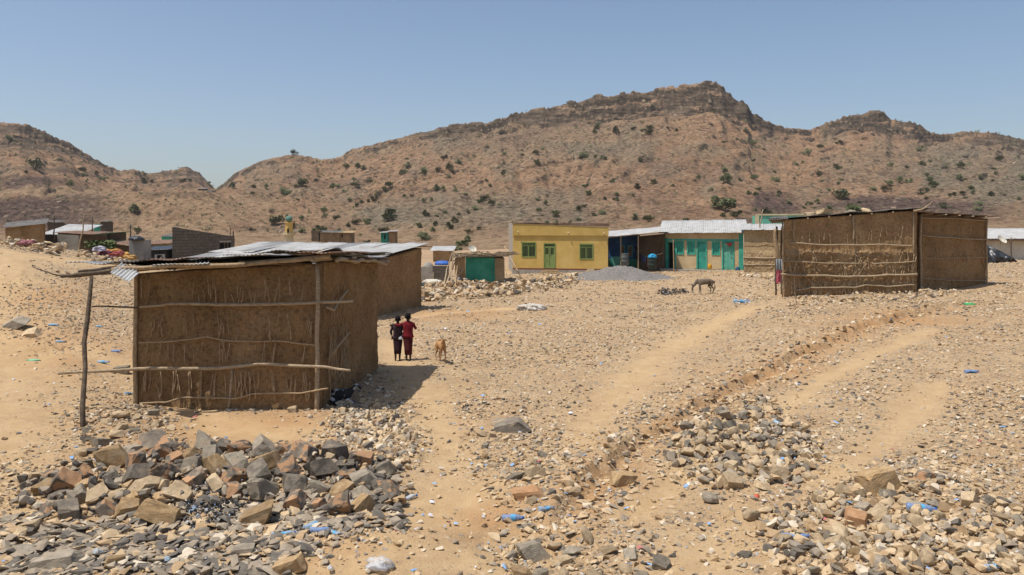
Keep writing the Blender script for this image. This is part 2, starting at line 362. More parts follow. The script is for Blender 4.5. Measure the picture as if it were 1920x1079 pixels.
# ---------------------------------------------------------------- terrain meshes and materials
def ground_mat():
    m, nt, b, vec = new_mat('stony_ground'); N = nt.nodes; Lk = nt.links
    ap = N.new('ShaderNodeAttribute'); ap.attribute_name = 'path'; ar = N.new('ShaderNodeAttribute'); ar.attribute_name = 'red'
    def stones(scale, off):
        v = N.new('ShaderNodeTexVoronoi'); v.inputs['Scale'].default_value = scale; v.inputs['Randomness'].default_value = 1
        Lk.new(mapping(nt, vec, (1, 1, 1)), v.inputs['Vector'])
        sp = N.new('ShaderNodeSeparateColor'); Lk.new(v.outputs['Color'], sp.inputs[0])
        c = ramp(nt, sp.outputs[0], [(0, (.09,.075,.06)), (.2, (.20,.16,.12)), (.45, (.34,.255,.165)), (.65, (.45,.34,.21)), (.9, (.53,.42,.28)), (1, (.60,.50,.36))])
        mask = math_(nt, 'LESS_THAN', v.outputs['Distance'], math_(nt, 'MULTIPLY', sp.outputs[1], .62))
        return c, mask, v.outputs['Distance']
    soil = ramp(nt, noise(nt, vec, .9, 9, .68), [(.3, (.325,.208,.11)), (.5, (.405,.272,.148)), (.7, (.475,.338,.195))])
    fine = ramp(nt, noise(nt, vec, 60, 5, .75), [(.3, (.68,.66,.62)), (.5, (1,1,1)), (.72, (1.14,1.13,1.1))])
    soil = mixc(nt, 1, soil, fine, 'MULTIPLY')
    soil = mixc(nt, ar.outputs['Fac'], soil, mixc(nt, 1, fine, (.40,.225,.10), 'MULTIPLY'))
    pathc = mixc(nt, 1, ramp(nt, noise(nt, vec, 3, 6, .6), [(.35, (.45,.30,.155)), (.65, (.53,.375,.205))]), fine, 'MULTIPLY')
    soil = mixc(nt, math_(nt, 'MULTIPLY', ap.outputs['Fac'], .8), soil, pathc)
    c1, m1, d1 = stones(16, 0); c2, m2, d2 = stones(34, 5); c3, m3, d3 = stones(7, 9)
    dens = math_(nt, 'SUBTRACT', 1.0, math_(nt, 'MULTIPLY', ap.outputs['Fac'], .85))
    patch = ramp(nt, noise(nt, vec, .55, 5, .6), [(.33, (.35,)*3), (.55, (1,)*3)])
    dens = math_(nt, 'MULTIPLY', dens, patch)
    dens = math_(nt, 'MULTIPLY', dens, math_(nt, 'SUBTRACT', 1.0, math_(nt, 'MULTIPLY', ar.outputs['Fac'], .7)))
    col = mixc(nt, math_(nt, 'MULTIPLY', m2, math_(nt, 'MULTIPLY', dens, .85)), soil, c2)
    col = mixc(nt, math_(nt, 'MULTIPLY', m1, dens), col, c1)
    thin = math_(nt, 'GREATER_THAN', noise(nt, vec, 2.3, 3), .56)
    k3 = math_(nt, 'MULTIPLY', math_(nt, 'MULTIPLY', m3, thin), math_(nt, 'MULTIPLY', dens, .7))
    col = mixc(nt, k3, col, c3)
    af = N.new('ShaderNodeAttribute'); af.attribute_name = 'far'
    col = mixc(nt, af.outputs['Fac'], col, mixc(nt, 1, ramp(nt, noise(nt, vec, .09, 8, .7), [(.3, (.31,.20,.115)), (.5, (.38,.255,.15)), (.7, (.44,.31,.19))]), fine, 'MULTIPLY'))
    Lk.new(col, b.inputs['Base Color']); b.inputs['Roughness'].default_value = .95; b.inputs['Specular IOR Level'].default_value = .15
    hh = math_(nt, 'ADD', math_(nt, 'MULTIPLY', math_(nt, 'SUBTRACT', .6, d1), math_(nt, 'MULTIPLY', m1, dens)), math_(nt, 'MULTIPLY', math_(nt, 'SUBTRACT', .6, d3), math_(nt, 'MULTIPLY', k3, 1.5)))
    hh = math_(nt, 'ADD', hh, math_(nt, 'MULTIPLY', noise(nt, vec, 30, 6, .7), .5))
    bump(nt, b, hh, .9, .045)
    return m
def hill_mat():
    m, nt, b, vec = new_mat('dry_hillside'); N = nt.nodes; Lk = nt.links
    g = N.new('ShaderNodeNewGeometry'); sx = N.new('ShaderNodeSeparateXYZ'); Lk.new(g.outputs['Normal'], sx.inputs[0])
    n1 = noise(nt, vec, .02, 6, .6); n2 = noise(nt, vec, .09, 8, .7); n3 = noise(nt, vec, .6, 6, .75)
    soil = ramp(nt, n2, [(.28, (.21,.123,.070)), (.45, (.33,.20,.115)), (.6, (.41,.258,.15)), (.75, (.48,.325,.20))])
    purple = ramp(nt, n3, [(.3, (.07,.046,.038)), (.55, (.15,.098,.075)), (.75, (.24,.16,.115))])
    grey = ramp(nt, n3, [(.3, (.15,.12,.08)), (.6, (.28,.22,.145)), (.8, (.36,.29,.19))])
    at = N.new('ShaderNodeAttribute'); at.attribute_name = 'scree'; ag = N.new('ShaderNodeAttribute'); ag.attribute_name = 'greyish'
    soil = mixc(nt, ag.outputs['Fac'], soil, grey); soil = mixc(nt, at.outputs['Fac'], soil, purple)
    rock = ramp(nt, noise(nt, mapping(nt, vec, (.05, .05, .55)), 1.0, 8, .7, .6), [(.34, (.035,.027,.022)), (.46, (.10,.075,.053)), (.56, (.17,.125,.085)), (.70, (.29,.215,.145))])
    steep = math_(nt, 'ADD', sx.outputs[2], math_(nt, 'MULTIPLY', math_(nt, 'SUBTRACT', n3, .5), .35))
    rf = ramp(nt, steep, [(.66, (1,)*3), (.80, (0,)*3)])
    ac = N.new('ShaderNodeAttribute'); ac.attribute_name = 'cliff'
    rf = math_(nt, 'MAXIMUM', rf, math_(nt, 'MULTIPLY', ac.outputs['Fac'], .95))
    av = N.new('ShaderNodeAttribute'); av.attribute_name = 'valley'
    soil = mixc(nt, av.outputs['Fac'], soil, ramp(nt, n2, [(.3, (.31,.20,.115)), (.5, (.38,.255,.15)), (.7, (.44,.31,.19))]))
    col = mixc(nt, rf, soil, rock)
    v = N.new('ShaderNodeTexVoronoi'); v.inputs['Scale'].default_value = .5; Lk.new(vec, v.inputs['Vector'])
    sp = N.new('ShaderNodeSeparateColor'); Lk.new(v.outputs['Color'], sp.inputs[0])
    bould = math_(nt, 'LESS_THAN', v.outputs['Distance'], math_(nt, 'MULTIPLY', sp.outputs[1], .55))
    bc = ramp(nt, sp.outputs[0], [(0, (.06,.045,.036)), (.45, (.14,.10,.07)), (.75, (.32,.235,.15)), (1, (.45,.35,.24))])
    bd = ramp(nt, n1, [(.35, (.25,)*3), (.65, (.9,)*3)])
    bd = math_(nt, 'MULTIPLY', bd, math_(nt, 'SUBTRACT', 1.0, math_(nt, 'MULTIPLY', av.outputs['Fac'], .8)))
    col = mixc(nt, math_(nt, 'MULTIPLY', bould, bd), col, bc)
    f = ramp(nt, noise(nt, vec, .6, 4, .8), [(.33, (.42,.40,.38)), (.5, (1,1,1)), (.7, (1.3,1.28,1.24))])
    col = mixc(nt, 1, col, f, 'MULTIPLY')
    Lk.new(col, b.inputs['Base Color']); b.inputs['Roughness'].default_value = .95; b.inputs['Specular IOR Level'].default_value = .1
    h = math_(nt, 'ADD', noise(nt, vec, .3, 6, .8), math_(nt, 'MULTIPLY', noise(nt, mapping(nt, vec, (.1, .1, 1.2)), 1, 6, .7), .25))
    h = math_(nt, 'ADD', h, math_(nt, 'MULTIPLY', bould, .35))
    bump(nt, b, h, 1.0, 2.6)
    return m
MG, MH = ground_mat(), hill_mat()
GRAVEL_PX = [((150,600), 170, 60, 1.0), ((60,560), 90, 35, .8), ((690,830), 110, 70, 1.0), ((690,760), 90, 60, .9)]
REDS = [((430,800), 230, 40), ((60,665), 190, 32), ((480,790), 200, 22), ((850,588), 110, 10), ((330,850), 170, 28), ((560,840), 120, 25), ((900,960), 160, 40), ((640,1040), 120, 50), ((1480,690), 90, 14), ((1100,920), 90, 30), ((40,560), 120, 22), ((40,640), 120, 30), ((1690,600), 120, 14)]
def pxrow(x, y, h): return 960+FPX*x/np.maximum(y, 3), HROW+FPX*(EYE-h)/np.maximum(y, 3)
def masks(x, y, h):
    near = 1-sstep(60, 100, y)
    path = np.zeros_like(x)
    wn = fbm(x*1.2, y*1.2, 3, 71)
    for pts, w in PATHS: path = np.maximum(path, np.exp(-(seg_dist(x, y, pts)[0]*(1+.6*wn)/w)**2/1.2))
    red = np.zeros_like(x)
    ds, ss, al, L = seg_dist(x, y, SCARPS[0][0]); sg = ds*ss+.2*wn
    red = np.maximum(red, .75*np.exp(-((sg+.1)/.55)**2)*sstep(0, 2, al)*(.6+.8*vn(x*2, y*2, 8)))
    for (a, r), w, hh in REDS:
        fx, fy = flat(a, r); sx = w*fy/FPX; sy = max(.5, hh*fy*fy/FPX/EYE)
        red = np.maximum(red, np.exp(-(((x-fx)/sx)**2+((y-fy)/sy)**2)*(1+.8*wn)))
    return path*near, red*near
def fan(ys, ws, fine):
    Y, Wd = np.meshgrid(ys, ws, indexing='ij'); X = Wd*(Y+14.0)
    Hh = Hf(X, Y); n, m = Y.shape
    V = np.stack([X.ravel(), Y.ravel(), Hh.ravel()], 1)
    i, j = np.meshgrid(np.arange(n-1), np.arange(m-1), indexing='ij'); a = (i*m+j).ravel()
    F4 = np.stack([a, a+1, a+m+1, a+m], 1)
    return V, F4, X.ravel(), Y.ravel(), Hh.ravel()
ws = np.linspace(-.84, .84, 1250)
ys = np.concatenate([np.linspace(-11, 2.6, 18), np.exp(np.linspace(math.log(3), math.log(108), 800))])
V, F4, x, y, h = fan(ys, ws, True)
pa, re_ = masks(x, y, h)
ground = fmesh('ground', V, F4, [MG], attrs={'path': ('POINT', pa), 'red': ('POINT', re_), 'far': ('POINT', sstep(64, 85, y))}); tag(ground, kind='structure')
ys2 = np.concatenate([np.exp(np.linspace(math.log(107.2), math.log(520), 560)), np.exp(np.linspace(math.log(522), math.log(1650), 70))])
V, F4, x, y, h = fan(ys2, ws, True)
px, rw = pxrow(x, y, h); rel = y/np.interp(px, PXS, HCOL[:, 8]); cl = np.interp(px, PXS, HCOL[:, 9])
nz = fbm(x/30, y/30, 4, 81); nz2 = fbm(px/35, rw/22, 4, 82)
def blob(cx, cy, rx, ry): return np.exp(-(((px-cx)/rx)**2+((rw-cy)/ry)**2)**2)
scree = np.clip(sum(blob(*b) for b in [(90,400,150,28), (1450,385,50,32), (1720,400,170,24), (1640,385,90,18), (1400,420,60,12), (60,345,70,14)])*(1.3+1.2*nz2), 0, 1)+.35*sstep(.15, .5, nz)
grey_ = np.clip(blob(900,400,260,45)*.8+blob(1850,330,140,70)*.7+blob(1000,250,260,60)*.5+.5*sstep(0, .4, fbm(px/60, rw/40, 3, 90)), 0, 1)
light = np.clip(blob(400,395,150,34)+blob(800,450,110,26), 0, 1)
cliff = sstep(.935, .955, rel)*(1-sstep(1.05, 1.15, rel))*np.clip((cl-8)/22, 0, 1)*sstep(-.1, .2, fbm(px/45, h/5, 3, 91)+.05)
side = 1-sstep(380, 430, px)
cliff = np.maximum(cliff, side*sstep(.66, .8, rel)*sstep(-.05, .15, fbm(x/30, h/5, 4, 93))*.9)
led = sstep(.05, .0, np.abs(fbm(px/120, h/9-px/240, 3, 95)))*sstep(.6, .7, rel)*sstep(0, .3, nz2)
cliff = np.maximum(cliff, blob(325,335,62,20)*sstep(-.25, .1, fbm(px/25, h/3.5, 3, 97))*.95)
cliff = np.maximum(cliff, (blob(60,262,80,26)+blob(150,372,60,8)*.8+blob(330,366,70,6)*.7)*sstep(-.2, .15, fbm(px/25, h/4, 3, 98)))
cliff = np.clip(np.maximum(cliff, led*.8), 0, 1)
hills = fmesh('hills', V, F4, [MH], attrs={'scree': ('POINT', np.clip(scree*(1-light), 0, 1)), 'greyish': ('POINT', grey_*(1-light)), 'cliff': ('POINT', cliff), 'valley': ('POINT', np.maximum(1-sstep(.33, .5, rel+.05*nz), np.maximum(light*.75, (px < 405)*sstep(236, 242, y)*(1-sstep(286, 296, y)))))})
tag(hills, kind='structure')
# ---------------------------------------------------------------- rocks, gravel, litter
def rock_mat(name, c1, c2, c3, rim=None):
    m, nt, b, vec = new_mat(name); g = nt.nodes.new('ShaderNodeNewGeometry')
    oi = nt.nodes.new('ShaderNodeObjectInfo')
    vv = nt.nodes.new('ShaderNodeVectorMath'); vv.operation = 'ADD'; nt.links.new(vec, vv.inputs[0]); nt.links.new(oi.outputs['Random'], vv.inputs[1])
    vec = vv.outputs[0]
    col = ramp(nt, noise(nt, vec, 3.5, 10, .7, .4), [(.3, c2), (.5, c1), (.68, c3)])
    f = ramp(nt, noise(nt, vec, 45, 5, .75), [(.32, (.62,.6,.58)), (.52, (1,1,1)), (.75, (1.25,1.22,1.18))])
    col = mixc(nt, 1, col, f, 'MULTIPLY')
    dust = ramp(nt, noise(nt, vec, 2.2, 6, .6), [(.5, (0,)*3), (.72, (.75,)*3)])
    col = mixc(nt, dust, col, (.36,.27,.175))
    if rim: col = mixc(nt, ramp(nt, noise(nt, vec, 1.7, 3), [(.47, (0,)*3), (.52, (1,)*3)]), col, rim)
    mr = math_(nt, 'ADD', math_(nt, 'MULTIPLY', oi.outputs['Random'], .5), .75)
    cc = nt.nodes.new('ShaderNodeCombineColor')
    for i in range(3): nt.links.new(mr, cc.inputs[i])
    col = mixc(nt, 1, col, cc.outputs[0], 'MULTIPLY')
    nt.links.new(col, b.inputs['Base Color']); b.inputs['Roughness'].default_value = .85; b.inputs['Specular IOR Level'].default_value = .25
    bump(nt, b, noise(nt, vec, 16, 9, .72), .75, .03); return m
RM = {'dark': rock_mat('dark_basalt', (.17,.142,.108), (.09,.076,.06), (.27,.228,.17)),
      'rust': rock_mat('rusty_basalt', (.185,.15,.112), (.095,.08,.064), (.28,.23,.165), rim=(.42,.24,.125)),
      'grey': rock_mat('grey_slate', (.29,.245,.18), (.18,.15,.112), (.40,.34,.25)),
      'tan': rock_mat('tan_sandstone', (.50,.37,.22), (.34,.24,.135), (.60,.47,.30)),
      'ochre': rock_mat('ochre_sandstone', (.40,.26,.125), (.22,.15,.085), (.50,.36,.20)),
      'orange': rock_mat('orange_stone', (.46,.25,.12), (.33,.17,.08), (.56,.34,.18))}
def hull(n, sx, sy, sz, seed, boxy=.5):
    r = random.Random(seed); bm = bmesh.new()
    for i in range(n):
        v = Vector((r.gauss(0, 1), r.gauss(0, 1), r.gauss(0, 1))).normalized()
        m = max(abs(v.x), abs(v.y), abs(v.z)); v = v.lerp(v/m*.86, boxy)*r.uniform(.85, 1.08)
        bm.verts.new((v.x*sx, v.y*sy, v.z*sz))
    res = bmesh.ops.convex_hull(bm, input=bm.verts)
    bmesh.ops.delete(bm, geom=[e for e in set(res['geom_interior']+res['geom_unused']) if isinstance(e, bmesh.types.BMVert)], context='VERTS')
    bmesh.ops.recalc_face_normals(bm, faces=bm.faces); return bm
def block(seed, sx, sy, sz):
    r = random.Random(seed); bm = bmesh.new(); sh = r.uniform(-.25, .25); tp = r.uniform(.7, 1)
    for cx in (-1, 1):
        for cy in (-1, 1):
            for cz in (-1, 1):
                k = tp if cz > 0 else 1; base = Vector((cx*k*r.uniform(.72, 1.05)+sh*cz, cy*k*r.uniform(.72, 1.05), cz*r.uniform(.7, 1.05)))
                if r.random() < .45: bm.verts.new((base.x*sx, base.y*sy, base.z*sz))
                else:
                    q = r.uniform(.25, .7)
                    for ax in range(3):
                        if r.random() < .85: v = base.copy(); v[ax] -= v[ax]*q*r.uniform(.6, 1.2); bm.verts.new((v.x*sx, v.y*sy, v.z*sz))
    res = bmesh.ops.convex_hull(bm, input=bm.verts)
    bmesh.ops.delete(bm, geom=[e for e in set(res['geom_interior']+res['geom_unused']) if isinstance(e, bmesh.types.BMVert)], context='VERTS')
    bmesh.ops.recalc_face_normals(bm, faces=bm.faces); return bm
def rock_mesh(name, seed, kind, n=15, rough_=.02, round_=False):
    bm = hull(30, .5, .42, .36, seed, 0) if round_ else block(seed, .48, .40, .36)
    bmesh.ops.dissolve_limit(bm, angle_limit=math.radians(9 if round_ else 15), verts=bm.verts, edges=bm.edges)
    bmesh.ops.bevel(bm, geom=list(bm.edges), offset=.012 if not round_ else .05, segments=1, affect='EDGES', clamp_overlap=True)
    bmesh.ops.triangulate(bm, faces=bm.faces)
    bmesh.ops.subdivide_edges(bm, edges=[e for e in bm.edges if e.calc_length() > .12], cuts=2, use_grid_fill=True)
    bmesh.ops.triangulate(bm, faces=bm.faces)
    a = np.array([v.co[:] for v in bm.verts]); q = rough_
    d = fbm(a[:,0]*6+a[:,2]*4+seed, a[:,1]*6-a[:,2]*5, 3, seed)*q*1.6+fbm(a[:,0]*17+a[:,2]*9, a[:,1]*17+a[:,2]*13+seed, 2, seed+1)*q*.6
    bm.normal_update()
    for v, k in zip(bm.verts, d): v.co += v.normal*float(k)
    me = bpy.data.meshes.new(name); bm.to_mesh(me); bm.free(); me.materials.append(RM[kind])
    if round_: me.polygons.foreach_set('use_smooth', [True]*len(me.polygons))
    return me
ROCKS = {k: [rock_mesh('rock_'+k, 100*i+hash_, k, 11+i % 6, .022) for i in range(9)] for hash_, k in enumerate(RM)}
ROUND = {k: [rock_mesh('cobble_'+k, 77+i, k, round_=True) for i in range(3)] for k in ('tan', 'grey')}
def rock(px, row, wpx, kind='grey', label=None, group=None, flat_=1.0, lift=0.0, round_=False, rz=None, name='rock', hf=None, r=random, pos=None, cat='rock'):
    if pos is None:
        p = gp(px, row+wpx*.22*flat_); w = wpx/FPX*p.y*(1 if round_ else .84)
    else: p = Vector(pos); w = wpx
    me = r.choice((ROUND if round_ else ROCKS)[kind]); o = bpy.data.objects.new(name, me); COL.objects.link(o)
    sy = r.uniform(.75, 1.1); sz = r.uniform(.8, 1.1)*flat_ if hf is None else hf
    o.scale = (w*1.02, w*sy, w*sz)
    o.rotation_euler = (r.uniform(-.5, .5)*(1 if flat_ > .6 else .35), r.uniform(-.5, .5)*(1 if flat_ > .6 else .35), r.uniform(0, 6.28) if rz is None else rz)
    if rz is None and r.random() < .3 and flat_ > .6: o.rotation_euler[0] += 1.2
    o.location = (p.x, p.y, p.z+w*sz*.22+lift)
    return tag(o, label, cat, group)
def inpoly(x, y, P_):
    c = False; n = len(P_); j = n-1
    for i in range(n):
        if (P_[i][1] > y) != (P_[j][1] > y) and x < (P_[j][0]-P_[i][0])*(y-P_[i][1])/(P_[j][1]-P_[i][1])+P_[i][0]: c = not c
        j = i
    return c
LANDMARKS = [
 (306,962,104,'ochre','big ochre boulder lying left of the burnt rubbish patch',.75,0), (480,967,92,'ochre','ochre wedge shaped boulder lying right of the burnt rubbish patch',.7,.05),
 (108,1050,112,'grey','wide flat pale boulder in the bottom left corner of the stony ground',.55,.1), (958,797,60,'dark','dark squared boulder alone beside the two paths, topmost of the middle stones',.5,.0),
 (988,922,56,'orange','rusty orange boulder just above the blue bottle in the middle foreground',.6,.1), (1003,883,42,'tan','rounded tan boulder directly above the rusty orange boulder',.95,.3),
 (968,893,36,'grey','smooth grey cobble left of the rounded tan boulder in the middle',.7,.2), (1166,898,41,'ochre','lone brown boulder on bare ground right of the middle rut',.85,.4),
 (1645,898,74,'ochre','large brown boulder at the head of the right hand stone spread',.75,.3), (1605,972,52,'orange','round faced orange boulder in the right foreground stones',.9,1.2),
 (1648,962,42,'tan','pointed tan boulder touching the orange one in the right foreground',1.1,.4), (1738,1046,50,'tan','roundest pale boulder among the stones in the bottom right',.95,1.0),
 (1333,935,40,'grey','smooth grey cobble alone below the grey stone heap right of the ruts',.8,.3), (549,768,24,'tan','small pale boulder on the red soil in front of the near hut',.9,0),
 (28,606,52,'grey','grey boulder at the far left edge behind the shaded ditch',.65,.1), (226,694,46,'grey','grey boulder beside the left wall of the near hut under the long rail',.55,.2),
 (56,626,40,'tan','brown boulder at the shaded ditch on the left',.7,.2), (325,838,44,'dark','dark angular boulder crowning the top of the near stone heap',.85,.3), (1105,512,24,'tan','pale boulder at the foot of the yellow house beside the gravel heap',.8,.3),
 (217,1050,52,'ochre','brown lumpy boulder right of the wide flat pale boulder',.8,.6), (545,1060,66,'ochre','big tan boulder with a broken face at the bottom edge below the bottles',.75,.1),
 (1000,1030,58,'grey','grey slanted boulder left of the stones at the bottom centre',.9,.3), (455,1030,62,'grey','long grey boulder tilted up among the flat slabs',.6,.2), (1735,893,32,'rust','purple brown boulder at the right end of the row behind the bottle',.9,.2),
 (1372,902,46,'tan','biggest pale boulder at the foot of the grey stone heap',.75,.3), (1455,885,50,'tan','pale split boulder in the middle of the right stone spread',.8,.3), (1815,938,40,'tan','upright tan boulder near the right edge, first of three in a line',1.0,.9), (1866,940,44,'dark','dark egg shaped boulder near the right edge, middle of three in a line',.6,.1)]
for px_, rw_, w_, k_, lb, fl, rz_ in LANDMARKS:
    rock(px_, rw_, w_*(1.0 if lb.startswith(('smooth', 'roundest')) else (1.25 if px_ > 700 else 1.0)), k_, lb, None, fl, round_=lb.startswith(('smooth', 'roundest')), rz=rz_, name='boulder', cat='boulder')
taken = [(a, b, c) for a, b, c, *_ in LANDMARKS]
def heap(poly, n, wr, kinds, label, group, fl=(.7, 1.0), lift=0, name='rock', sep=.62, prnd=0, seed=1, liftc=None):
    r = random.Random(seed); x0, x1 = min(p[0] for p in poly), max(p[0] for p in poly); y0, y1 = min(p[1] for p in poly), max(p[1] for p in poly)
    k = 0; tries = 0; out = []
    while k < n and tries < n*60:
        tries += 1; a, b = r.uniform(x0, x1), r.uniform(y0, y1); w = r.triangular(wr[0], wr[1], wr[0]+(wr[1]-wr[0])*.35)
        if not inpoly(a, b, poly): continue
        if any(abs(a-c) < (w+e)*.5*sep*1.1 and abs(b-d) < (w+e)*.5*sep*.62 for c, d, e in taken): continue
        taken.append((a, b, w)); f = r.uniform(*fl); lf = 0
        if liftc: lf = lift*max(0, 1-((a-liftc[0])/liftc[2])**2-((b-liftc[1])/liftc[3])**2)*r.uniform(.4, 1)
        kd = r.choices([q for q, _ in kinds], [q for _, q in kinds])[0]
        rd = r.random() < prnd and kd in ROUND
        rock(a, b, w, kd, label, group, f, lf, round_=rd, name=name, r=r); k += 1
    return k
nA = heap([(40,905),(150,880),(230,850),(300,825),(420,835),(560,845),(700,860),(752,900),(735,955),(640,950),(560,960),(520,935),(420,925),(350,925),(240,960),(90,955)], 112, (40, 84), [('dark', 3), ('rust', 4.5), ('grey', 3), ('ochre', 1.8), ('tan', 1)],
     'angular rock in the big dark heap in front of the near mud hut', 'angular rocks heaped in front of the near hut', (.75, 1.05), .08, seed=3, liftc=(430, 890, 360, 60), sep=.55)
nB = heap([(0,960),(90,965),(240,975),(340,1000),(440,1000),(520,1010),(600,1040),(560,1079),(0,1079)], 48, (30, 66), [('grey', 5), ('dark', 2), ('tan', 1)],
     'flat slaty grey rock lying on the stony ground along the bottom left', 'flat rocks along the bottom left', (.22, .4), seed=4, name='flat_rock')
nC = heap([(1245,850),(1290,790),(1350,755),(1420,765),(1460,820),(1510,850),(1520,900),(1440,915),(1350,905),(1290,880)], 58, (20, 42), [('grey', 4), ('dark', 3), ('tan', 5)],
     'mixed grey or tan stone in the heap right of the long rut', 'stones heaped right of the long rut', (.6, .95), .1, prnd=.4, seed=5, liftc=(1370, 830, 120, 80))
nD = heap([(1400,960),(1600,910),(1800,915),(1920,950),(1920,1079),(1500,1079),(1440,1010)], 60, (24, 56), [('tan', 8), ('grey', 3), ('ochre', 2), ('dark', .7)],
     'rounded tan or grey stone in the stone spread at the bottom right', 'stones spread at the bottom right', (.5, .9), prnd=.55, seed=6)
nE = heap([(885,800),(960,810),(1060,880),(1080,930),(960,945),(900,900)], 14, (18, 34), [('grey', 3), ('tan', 4), ('ochre', 1)],
     'loose stone in the cluster between the two paths in the middle', 'stones between the two paths', (.6, .95), prnd=.3, seed=7)
nF = heap([(950,1040),(1010,1000),(1100,1000),(1250,1040),(1260,1079),(940,1079)], 14, (28, 54), [('grey', 4), ('tan', 4), ('ochre', 1)],
     'grey or tan stone in the cluster at the bottom centre', 'stones at the bottom centre', (.55, .9), prnd=.3, seed=8)
nG = heap([(150,820),(170,790),(250,765),(330,780),(330,810),(240,820),(190,850),(140,860)], 16, (20, 42), [('tan', 5), ('grey', 3), ('dark', 2)],
     'stone in the small heap between the leaning post and the near hut', 'stones at the foot of the leaning post', (.6, .9), prnd=.3, seed=9)
# small stones nobody could count: one mesh
def scatter(name, xs, ys, sizes, kinds_w, label, seed=1, lift=.12, flat_=(.45, .8), mats=None, nvar=14, npts=9, zoff=None, boxy=.4):
    r = np.random.default_rng(seed); n = len(xs); V, Fc, Mi = [], [], []; base = 0
    mats = mats or [RM['dark'], RM['grey'], RM['tan'], RM['ochre'], RM['orange']]
    var = r.integers(0, nvar, n); hz = Hf(xs, ys); 
    if zoff is not None: hz = hz+zoff
    mi = r.choice(len(kinds_w), n, p=np.array(kinds_w)/sum(kinds_w))
    for k in range(nvar):
        bm = hull(npts, .5, .5, .5, seed*31+k, boxy); bmesh.ops.triangulate(bm, faces=bm.faces)
        bm.verts.index_update(); a = np.array([v.co[:] for v in bm.verts]); f = np.array([[v.index for v in q.verts] for q in bm.faces]); bm.free()
        id_ = np.where(var == k)[0]; c = len(id_)
        if not c: continue
        an = r.uniform(0, 6.283, c); s = sizes[id_]; sx = s*r.uniform(.8, 1.25, c); sy = s*r.uniform(.65, 1, c); sz = s*r.uniform(*flat_, c)
        tx = r.uniform(-.35, .35, c); ty = r.uniform(-.35, .35, c)
        X = a[None, :, 0]*sx[:, None]; Y = a[None, :, 1]*sy[:, None]; Z = a[None, :, 2]*sz[:, None]
        Z = Z+X*tx[:, None]+Y*ty[:, None]
        ca, sa = np.cos(an)[:, None], np.sin(an)[:, None]
        vx = X*ca-Y*sa+xs[id_][:, None]; vy = X*sa+Y*ca+ys[id_][:, None]; vz = Z+(hz[id_]+sz*lift)[:, None]
        vv = np.stack([vx, vy, vz], 2).reshape(-1, 3); nv = len(a)
        ff = (f[None]+(np.arange(c)*nv)[:, None, None]+base).reshape(-1, 3)
        V.append(vv); Fc.append(ff); Mi.append(np.repeat(mi[id_], len(f))); base += len(vv)
    o = fmesh(name, np.concatenate(V), np.concatenate(Fc), mats, np.concatenate(Mi), smooth=False)
    return tag(o, label, kind='stuff')
def gravel_mats():
    out = []
    for nm, a, b_ in (('dark', (.105,.09,.073), (.18,.156,.125)), ('grey', (.25,.20,.145), (.37,.30,.215)), ('tan', (.42,.30,.17), (.55,.41,.25)), ('ochre', (.33,.22,.12), (.46,.32,.18)), ('pale', (.50,.41,.29), (.62,.53,.40))):
        m, nt, b, vec = new_mat('gravel_'+nm)
        nt.links.new(ramp(nt, noise(nt, vec, 7, 5, .75), [(.35, a), (.65, b_)]), b.inputs['Base Color'])
        b.inputs['Roughness'].default_value = .9; b.inputs['Specular IOR Level'].default_value = .15; out.append(m)
    return out
GM = gravel_mats()
def field(y0, y1, n, s0, s1, seed, pw=2.2):
    r = np.random.default_rng(seed); u = r.random(n)
    y = np.sqrt(y0*y0+u*(y1*y1-y0*y0)); x = (r.random(n)*2-1)*.70*y
    h = tab(x, y); px, rw = pxrow(x, y, h)
    pa, re_ = masks(x, y, h)
    dn = .35+.9*sstep(-.25, .35, fbm(x*.45, y*.45, 4, 51))
    dn = dn*(1-.93*np.clip(pa*1.3, 0, 1))*(1-.8*np.clip(re_, 0, 1))
    for (a, b), rx, ry, k in GRAVEL_PX: dn = np.maximum(dn, k*1.3*np.exp(-(((px-a)/rx)**2+((rw-b)/ry)**2)**2))
    for a, b, rx, ry, k in [(300,1000,420,90,1.7), (1640,1000,330,95,1.25), (1400,850,170,90,1.3), (980,860,110,90,1.2), (1080,1030,170,60,1.5), (230,800,110,40,1.4), (80,900,200,60,1.3)]:
        dn = np.maximum(dn, k*np.exp(-(((px-a)/rx)**2+((rw-b)/ry)**2)**2))
    keep = r.random(n)*1.3 < dn
    x, y, px, rw = x[keep], y[keep], px[keep], rw[keep]
    # keep clear of the huts
    inside = ((x > -7.9) & (x < -3.6) & (y > 16.6) & (y < 21)) | ((x > 10.6) & (x < 20) & (y > 31.8) & (y < 36))
    x, y = x[~inside], y[~inside]
    s = s0+(s1-s0)*r.random(len(x))**pw
    return x, y, s
x1, y1, s1 = field(6.5, 17, 75000, .018, .13, 1, 3.0)
x2, y2, s2 = field(16, 34, 84000, .028, .14, 2, 3.4)
x3, y3, s3 = field(33, 64, 70000, .05, .19, 3, 3.2)
scatter('gravel', np.concatenate([x1, x2, x3]), np.concatenate([y1, y2, y3]), np.concatenate([s1, s2, s3]), [1, 3, 4.2, 1.9, 1.3], 'loose pale and grey stones strewn all over the dry open ground', 5, mats=GM)
def inpx(poly, n, seed, s0, s1, pw=1.5):
    r = random.Random(seed); X, Y, Z = [], [], []; x0, x1 = min(p[0] for p in poly), max(p[0] for p in poly); y0, y1 = min(p[1] for p in poly), max(p[1] for p in poly)
    while len(X) < n:
        a, b = r.uniform(x0, x1), r.uniform(y0, y1)
        if inpoly(a, b, poly): fx, fy = flat(a, b); X.append(fx); Y.append(fy); Z.append((s0+(s1-s0)*r.random()**pw))
    return np.array(X), np.array(Y), np.array(Z)
